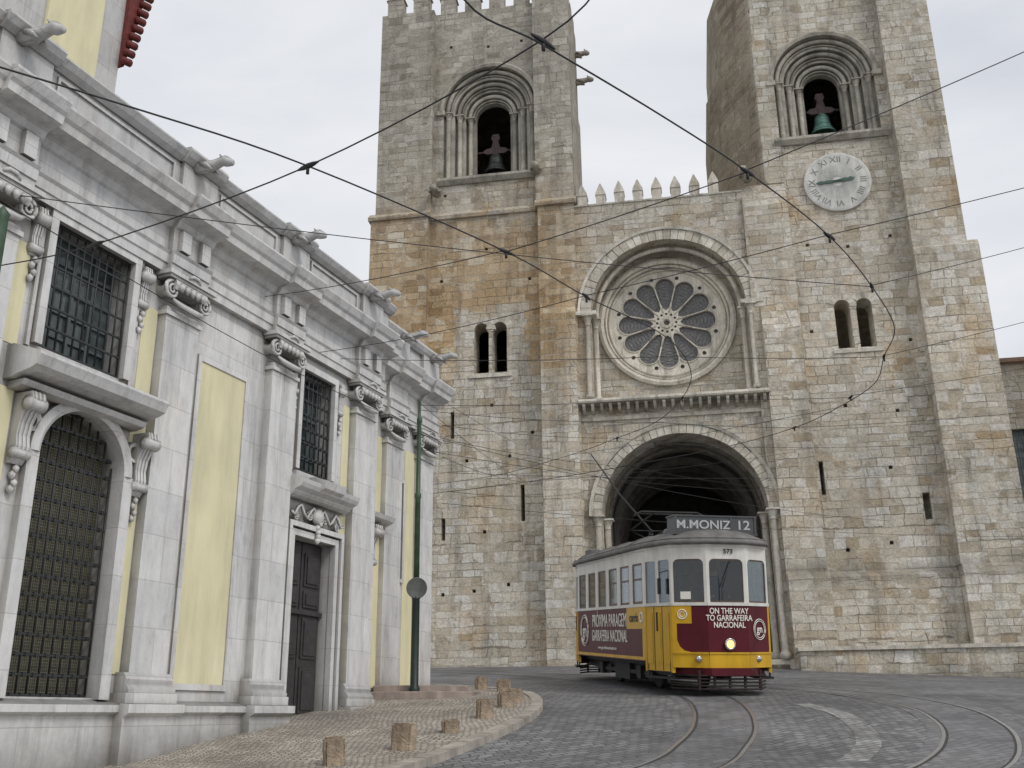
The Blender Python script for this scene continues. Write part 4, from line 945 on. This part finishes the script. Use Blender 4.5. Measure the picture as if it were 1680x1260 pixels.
# lettering
dP=V(half[4]);dQ=V(half[5])
text('573',.12,(0.05,-.022,2.64),*F_,LETK,TR,font_sx=1.1,bold=.002)
text('ON THE WAY\nTO GARRAFEIRA\nNACIONAL',.15,(0.02,-.012,1.40),*F_,LETW,TR,font_sx=.82,bold=.002)
r3=V((dQ.x-dP.x,dQ.y-dP.y,0)).normalized();n3=r3.cross(V((0,0,1)))
c3=V(((dP.x+dQ.x)/2,(dP.y+dQ.y)/2,1.2))+n3*.012
text('gn',.2,tuple(c3),tuple(r3),(0,0,1),LETW,TR,bold=.002)
def ringat(c,r,right,nrm,mat,w=.008):
    m=M();m.tube([tuple(V(c)+V(right)*r*math.cos(2*pi*k/32)+V((0,0,1))*r*math.sin(2*pi*k/32)) for k in range(33)],w,5);m.make('emblem_ring',mat,TR)
ringat(c3,.19,r3,n3,LETW);ringat(c3,.155,r3,n3,LETW)
S_=((0,-1,0),(0,0,1))
text('PRÓXIMA PARAGEM',.40,(-HW-.012,3.95,1.37),*S_,LETW,TR,font_sx=.76,bold=0)
text('GARRAFEIRA NACIONAL',.36,(-HW-.012,3.95,1.04),*S_,LETW,TR,font_sx=.70,bold=0)
text('www.garrafeiranacional.com',.10,(-HW-.012,4.1,.79),*S_,LETW,TR,font_sx=1.3)
text('gn',.42,(-HW-.012,6.05,1.15),*S_,LETW,TR,bold=.004);ringat((-HW-.012,6.05,1.17),.36,(0,-1,0),None,LETW,.012);ringat((-HW-.012,6.05,1.17),.31,(0,-1,0),None,LETW,.012)
text('carris',.26,(-HW-.012,2.08,1.42),*S_,LETK,TR,bold=.003);ringat((-HW-.012,1.55,1.42),.09,(0,-1,0),None,LETW,.02)
d=(V(half[3])-V(half[2]));r2=V((d.x,d.y,0)).normalized();n2=r2.cross(V((0,0,1)));c2=V((half[2][0],half[2][1],1.47))+r2*.2+n2*.012
ringat(c2,.085,r2,n2,LETW,.012);ringat(c2,.045,r2,n2,LETW)
m=M();c4=V((half[2][0],half[2][1],1.82))+r2*.28-n2*.0;
m.add([tuple(c4+r2*a+V((0,0,b))+n2*.006) for a,b in ((-.1,-.07),(.1,-.07),(.1,.07),(-.1,.07))],[(0,1,2,3)]);m.make('notice_sticker',LETW,TR,normals=False)
# people inside
def person(label,loc,rot,cloth,standing=False):
    if standing:
        J=[(0,0,.95,.13),(0,0,1.15,.12),(0,0,1.38,.15),(0,0,1.52,.055),(0,-.01,1.60,.085),(0,-.02,1.70,.09),
           (-.19,0,1.42,.06),(-.25,-.08,1.18,.045),(-.17,-.3,1.15,.035),(-.15,-.37,1.15,.035),(.19,0,1.42,.06),(.25,-.08,1.18,.045),(.17,-.3,1.15,.035),(.15,-.37,1.15,.035),
           (-.1,0,.88,.09),(-.1,0,.5,.06),(-.1,0,.1,.045),(-.1,-.14,.04,.04),(.1,0,.88,.09),(.1,0,.5,.06),(.1,0,.1,.045),(.1,-.14,.04,.04)]
    else:
        J=[(0,0,.5,.14),(0,0,.72,.12),(0,.02,.95,.15),(0,.01,1.09,.055),(0,0,1.17,.085),(0,-.01,1.27,.09),
           (-.19,.02,.99,.06),(-.24,-.02,.75,.045),(-.16,-.22,.66,.035),(-.12,-.3,.66,.035),(.19,.02,.99,.06),(.24,-.02,.75,.045),(.16,-.22,.66,.035),(.12,-.3,.66,.035),
           (-.1,-.05,.48,.09),(-.12,-.42,.5,.065),(-.12,-.44,.1,.045),(-.12,-.56,.04,.04),(.1,-.05,.48,.09),(.12,-.42,.5,.065),(.12,-.44,.1,.045),(.12,-.56,.04,.04)]
    E=[(0,1),(1,2),(2,3),(3,4),(4,5),(2,6),(6,7),(7,8),(8,9),(2,10),(10,11),(11,12),(12,13),(0,14),(14,15),(15,16),(16,17),(0,18),(18,19),(19,20),(20,21)]
    me=bpy.data.meshes.new('person');me.from_pydata([j[:3] for j in J],E,[]);ob=bpy.data.objects.new('t',me);COL.objects.link(ob)
    md=ob.modifiers.new('s','SKIN')
    for sv,j in zip(me.skin_vertices[0].data,J): sv.radius=(j[3],j[3]);
    me.skin_vertices[0].data[0].use_root=True
    sb=ob.modifiers.new('u','SUBSURF');sb.levels=2
    m2=bpy.data.meshes.new_from_object(ob.evaluated_get(bpy.context.evaluated_depsgraph_get()));bpy.data.objects.remove(ob)
    hz=J[4][2]-.05;hand=J[9]
    for mt in (cloth,SKIN,HAIR): m2.materials.append(mt)
    for p in m2.polygons:
        c=p.center;p.use_smooth=True
        if c.z>hz: p.material_index=2 if (c.z>J[5][2]+.01 or c.y>.03) else 1
        elif abs(c.y-hand[1])<.07 and abs(c.z-hand[2])<.07: p.material_index=1
    o=bpy.data.objects.new('person',m2);COL.objects.link(o);o.matrix_world=TM@Matrix.Translation(loc)@Matrix.Rotation(rot,4,'Z')
    top(o,label,'person');return o
person('tram driver in a navy jacket standing at the controls',(.05,.78,.66),0,CL1,True)
person('seated passenger in a red jumper inside the tram',(-.75,2.2,.66),.1,CL2)
person('seated passenger in a grey coat inside the tram',(-.72,3.7,.66),0,CL3)
person('seated passenger in a navy jacket inside the tram',(-.7,5.15,.66),0,CL1)

# ---------------------------------------------------------------- overhead wires
def wire(pts,r=.012,sag=0,label='thin dark overhead tram wire above the street',n=10):
    P=[]
    if len(pts)==2:
        a,b=V(pts[0]),V(pts[1])
        for i in range(n+1):
            t=i/n;p=a.lerp(b,t);p.z-=sag*4*t*(1-t);P.append(p)
    else: P=cat([V(p) for p in pts],6)
    m=M();m.tube([tuple(p) for p in P],r,6);o=m.make('overhead_wire',WIRE);top(o,label,'wire','overhead tram wires')
def insul(p,d=(1,0,0)):
    d=V(d).normalized();p=V(p);m=M();m.tube([p-d*.13,p-d*.07,p,p+d*.07,p+d*.13],[.008,.02,.026,.02,.008],8);m.tube([p,p-V((0,0,.08))],.015,6);o=m.make('wire_insulator',WIRE);top(o,'small black insulator clamp on an overhead wire','insulator','wire insulators')
wire([(-5.6,10,6.35),(-4.2,9.2,6.2),(-1.8,7.9,6.3),(.26,6.3,6.4),(.75,5.7,6.6)],.007)
wire([(-.6,4.2,6.1),(-.3,5.6,6.2),(.26,6.3,6.35),(1.3,7.4,6.45),(2.3,8.6,6.6),(3.65,10.4,6.8),(4.8,12.3,7.0),(5.8,14.2,7.15),(6.25,15.9,7.3),(6.75,17.8,7.45),(6.7,19.8,7.6),(6.4,22,7.8),(5.4,24.8,8.1),(3.2,28,8.4),(.4,31.2,8.7),(-3,34.2,9.0)],.008,label='long curved tram contact wire above the outer track')
wire([(-4.2,5.9,6.15),(-3.0,6.8,6.2),(-1.8,7.9,6.3),(-.05,10.3,6.6),(1.0,12.3,6.9),(2.4,14.6,7.2),(3.2,17,7.45),(3.4,19.2,7.65),(3.2,21.6,7.85),(2.6,24.2,8.2),(1.6,27,8.5),(-.5,30.2,8.7),(-3.2,33,9)],.008,label='long curved tram contact wire above the inner track')
for a,b,s in [((2.3,8.6,6.62),(9,8.9,9.9),.05),((-.05,10.3,6.62),(-3.9,14.7,8.0),.05),((-.05,10.3,6.6),(2.3,8.6,6.6),.02),((3.65,10.4,6.82),(10,11.6,9.0),.05),((1.0,12.3,6.92),(3.65,10.4,6.82),.02),((1.0,12.3,6.92),(-3.3,16.2,7.6),.08),
    ((4.8,12.3,7.02),(11,15,9.6),.05),((6.25,15.9,7.32),(13,18,9.6),.06),((6.7,19.0,7.6),(14,20.5,9.2),.06),((6.25,15.9,7.3),(2.9,15.8,7.3),.03),((6.7,19.0,7.56),(3.4,19.2,7.65),.03),((3.4,19.2,7.65),(-1.83,19,7.5),.06),((2.9,15.8,7.32),(-3.1,16.8,7.7),.06),
    ((6.4,22,7.8),(16,26,9.5),.08),((6.4,22,7.8),(3.2,21.6,7.85),.03),((3.2,21.6,7.85),(-1.83,19,7.4),.08),((5.4,24.8,8.1),(2.6,24.2,8.2),.03),((2.6,24.2,8.2),(-1.5,20.8,7.6),.08),((5.4,24.8,8.1),(17,33.5,10.5),.1),((3.2,28,8.4),(10.9,34.8,9.0),.1),
    ((3.2,28,8.4),(-1.5,20.8,7.3),.1),((-1.4,21,6.6),(17.5,33.6,9.6),.25),((-1.4,21,6.2),(2.6,35.5,9.3),.15),((-6,10,7.3),(4.8,12.3,7.0),.1),((-4.8,8.5,6.3),(-1.6,20.0,7.2),.2),((-1.83,19,7.55),(.4,31.2,8.7),.1),((-.5,30.2,8.7),(1.8,36.9,10.5),.05),
    ((-1.83,19,6.9),(13,34.3,7.9),.3),((-1.83,19,6.6),(9.6,35.3,9.2),.2),((-1.5,20.8,6.9),(.4,31.2,8.7),.1),((-1.5,20.8,5.9),(17.5,33.6,7.2),.2),((-3.6,15.6,8.3),(.2,37.0,11.5),.15),((.4,31.2,8.7),(10.2,35.1,10.6),.1),((-3,34.2,9),(5.4,24.8,8.1),.12),((6.7,19.8,7.6),(1.6,27,8.5),.05)]:
    wire([a,b],.0055,s)
for p,d in (((-1.8,7.9,6.3),(1,-.7,0)),((.26,6.3,6.38),(1,1,0)),((-4.2,9.2,6.2),(1,-.6,0)),((2.3,8.6,6.6),(1,1,0)),((-.05,10.3,6.6),(1,1,0)),((3.65,10.4,6.8),(1,1,0)),((4.8,12.3,7.0),(.5,1,0)),((1.0,12.3,6.9),(.5,1,0)),((6.25,15.9,7.3),(.3,1,0)),((6.7,19.0,7.57),(0,1,0)),((3.4,19.2,7.65),(0,1,0)),((6.4,22,7.8),(0,1,0)),((2.6,24.2,8.2),(0,1,0))): insul(p,d)

# ---------------------------------------------------------------- sky, sun, camera
W=bpy.data.worlds.new('World');scene.world=W;W.use_nodes=True;nt=W.node_tree;nt.nodes.clear()
ow=nt.nodes.new('ShaderNodeOutputWorld');bg=nt.nodes.new('ShaderNodeBackground');sk=nt.nodes.new('ShaderNodeTexSky');sk.sky_type='NISHITA';sk.sun_disc=False
sd=V((.55,-.62,.85)).normalized();sk.sun_elevation=math.asin(sd.z);sk.sun_rotation=math.atan2(sd.x,sd.y)
bg.inputs['Strength'].default_value=.13
tc=nt.nodes.new('ShaderNodeTexCoord');mp=nt.nodes.new('ShaderNodeMapping');mp.inputs['Scale'].default_value=(1,1,2.6);nt.links.new(tc.outputs['Generated'],mp.inputs[0])
nz=nt.nodes.new('ShaderNodeTexNoise');nz.inputs['Scale'].default_value=2.2;nz.inputs['Detail'].default_value=7;nz.inputs['Roughness'].default_value=.52;nz.inputs['Distortion'].default_value=.4;nt.links.new(mp.outputs[0],nz.inputs[0])
cr=nt.nodes.new('ShaderNodeValToRGB');cr.color_ramp.elements[0].position=.3;cr.color_ramp.elements[0].color=(5.2,5.4,5.85,1);cr.color_ramp.elements[1].position=.7;cr.color_ramp.elements[1].color=(7.2,7.25,7.4,1);nt.links.new(nz.outputs[0],cr.inputs[0])
mx=nt.nodes.new('ShaderNodeMix');mx.data_type='RGBA';mx.inputs[0].default_value=.95;nt.links.new(sk.outputs[0],mx.inputs[6]);nt.links.new(cr.outputs[0],mx.inputs[7])
nt.links.new(mx.outputs[2],bg.inputs[0]);nt.links.new(bg.outputs[0],ow.inputs[0])
sl=bpy.data.lights.new('sun','SUN');sl.energy=1.3;sl.angle=math.radians(18);sl.color=(1,.96,.9);so=bpy.data.objects.new('sun',sl);COL.objects.link(so);so.rotation_euler=sd.to_track_quat('Z','Y').to_euler()
cd=bpy.data.cameras.new('camera');cam=bpy.data.objects.new('camera',cd);COL.objects.link(cam);scene.camera=cam
cd.sensor_width=36;cd.lens=36*1650/1680;cd.clip_end=2000
t=math.radians(18.4);rho=.011
Fv=V((0,math.cos(t),math.sin(t)));U0=V((0,-math.sin(t),math.cos(t)));H=V((1,0,0));R=H*math.cos(rho)-U0*math.sin(rho);U=U0*math.cos(rho)+H*math.sin(rho)
mt=Matrix((R,U,-Fv)).transposed().to_4x4();mt.translation=V((0,0,1.6));cam.matrix_world=mt
scene.view_settings.view_transform='Standard';scene.view_settings.look='None';scene.view_settings.exposure=0
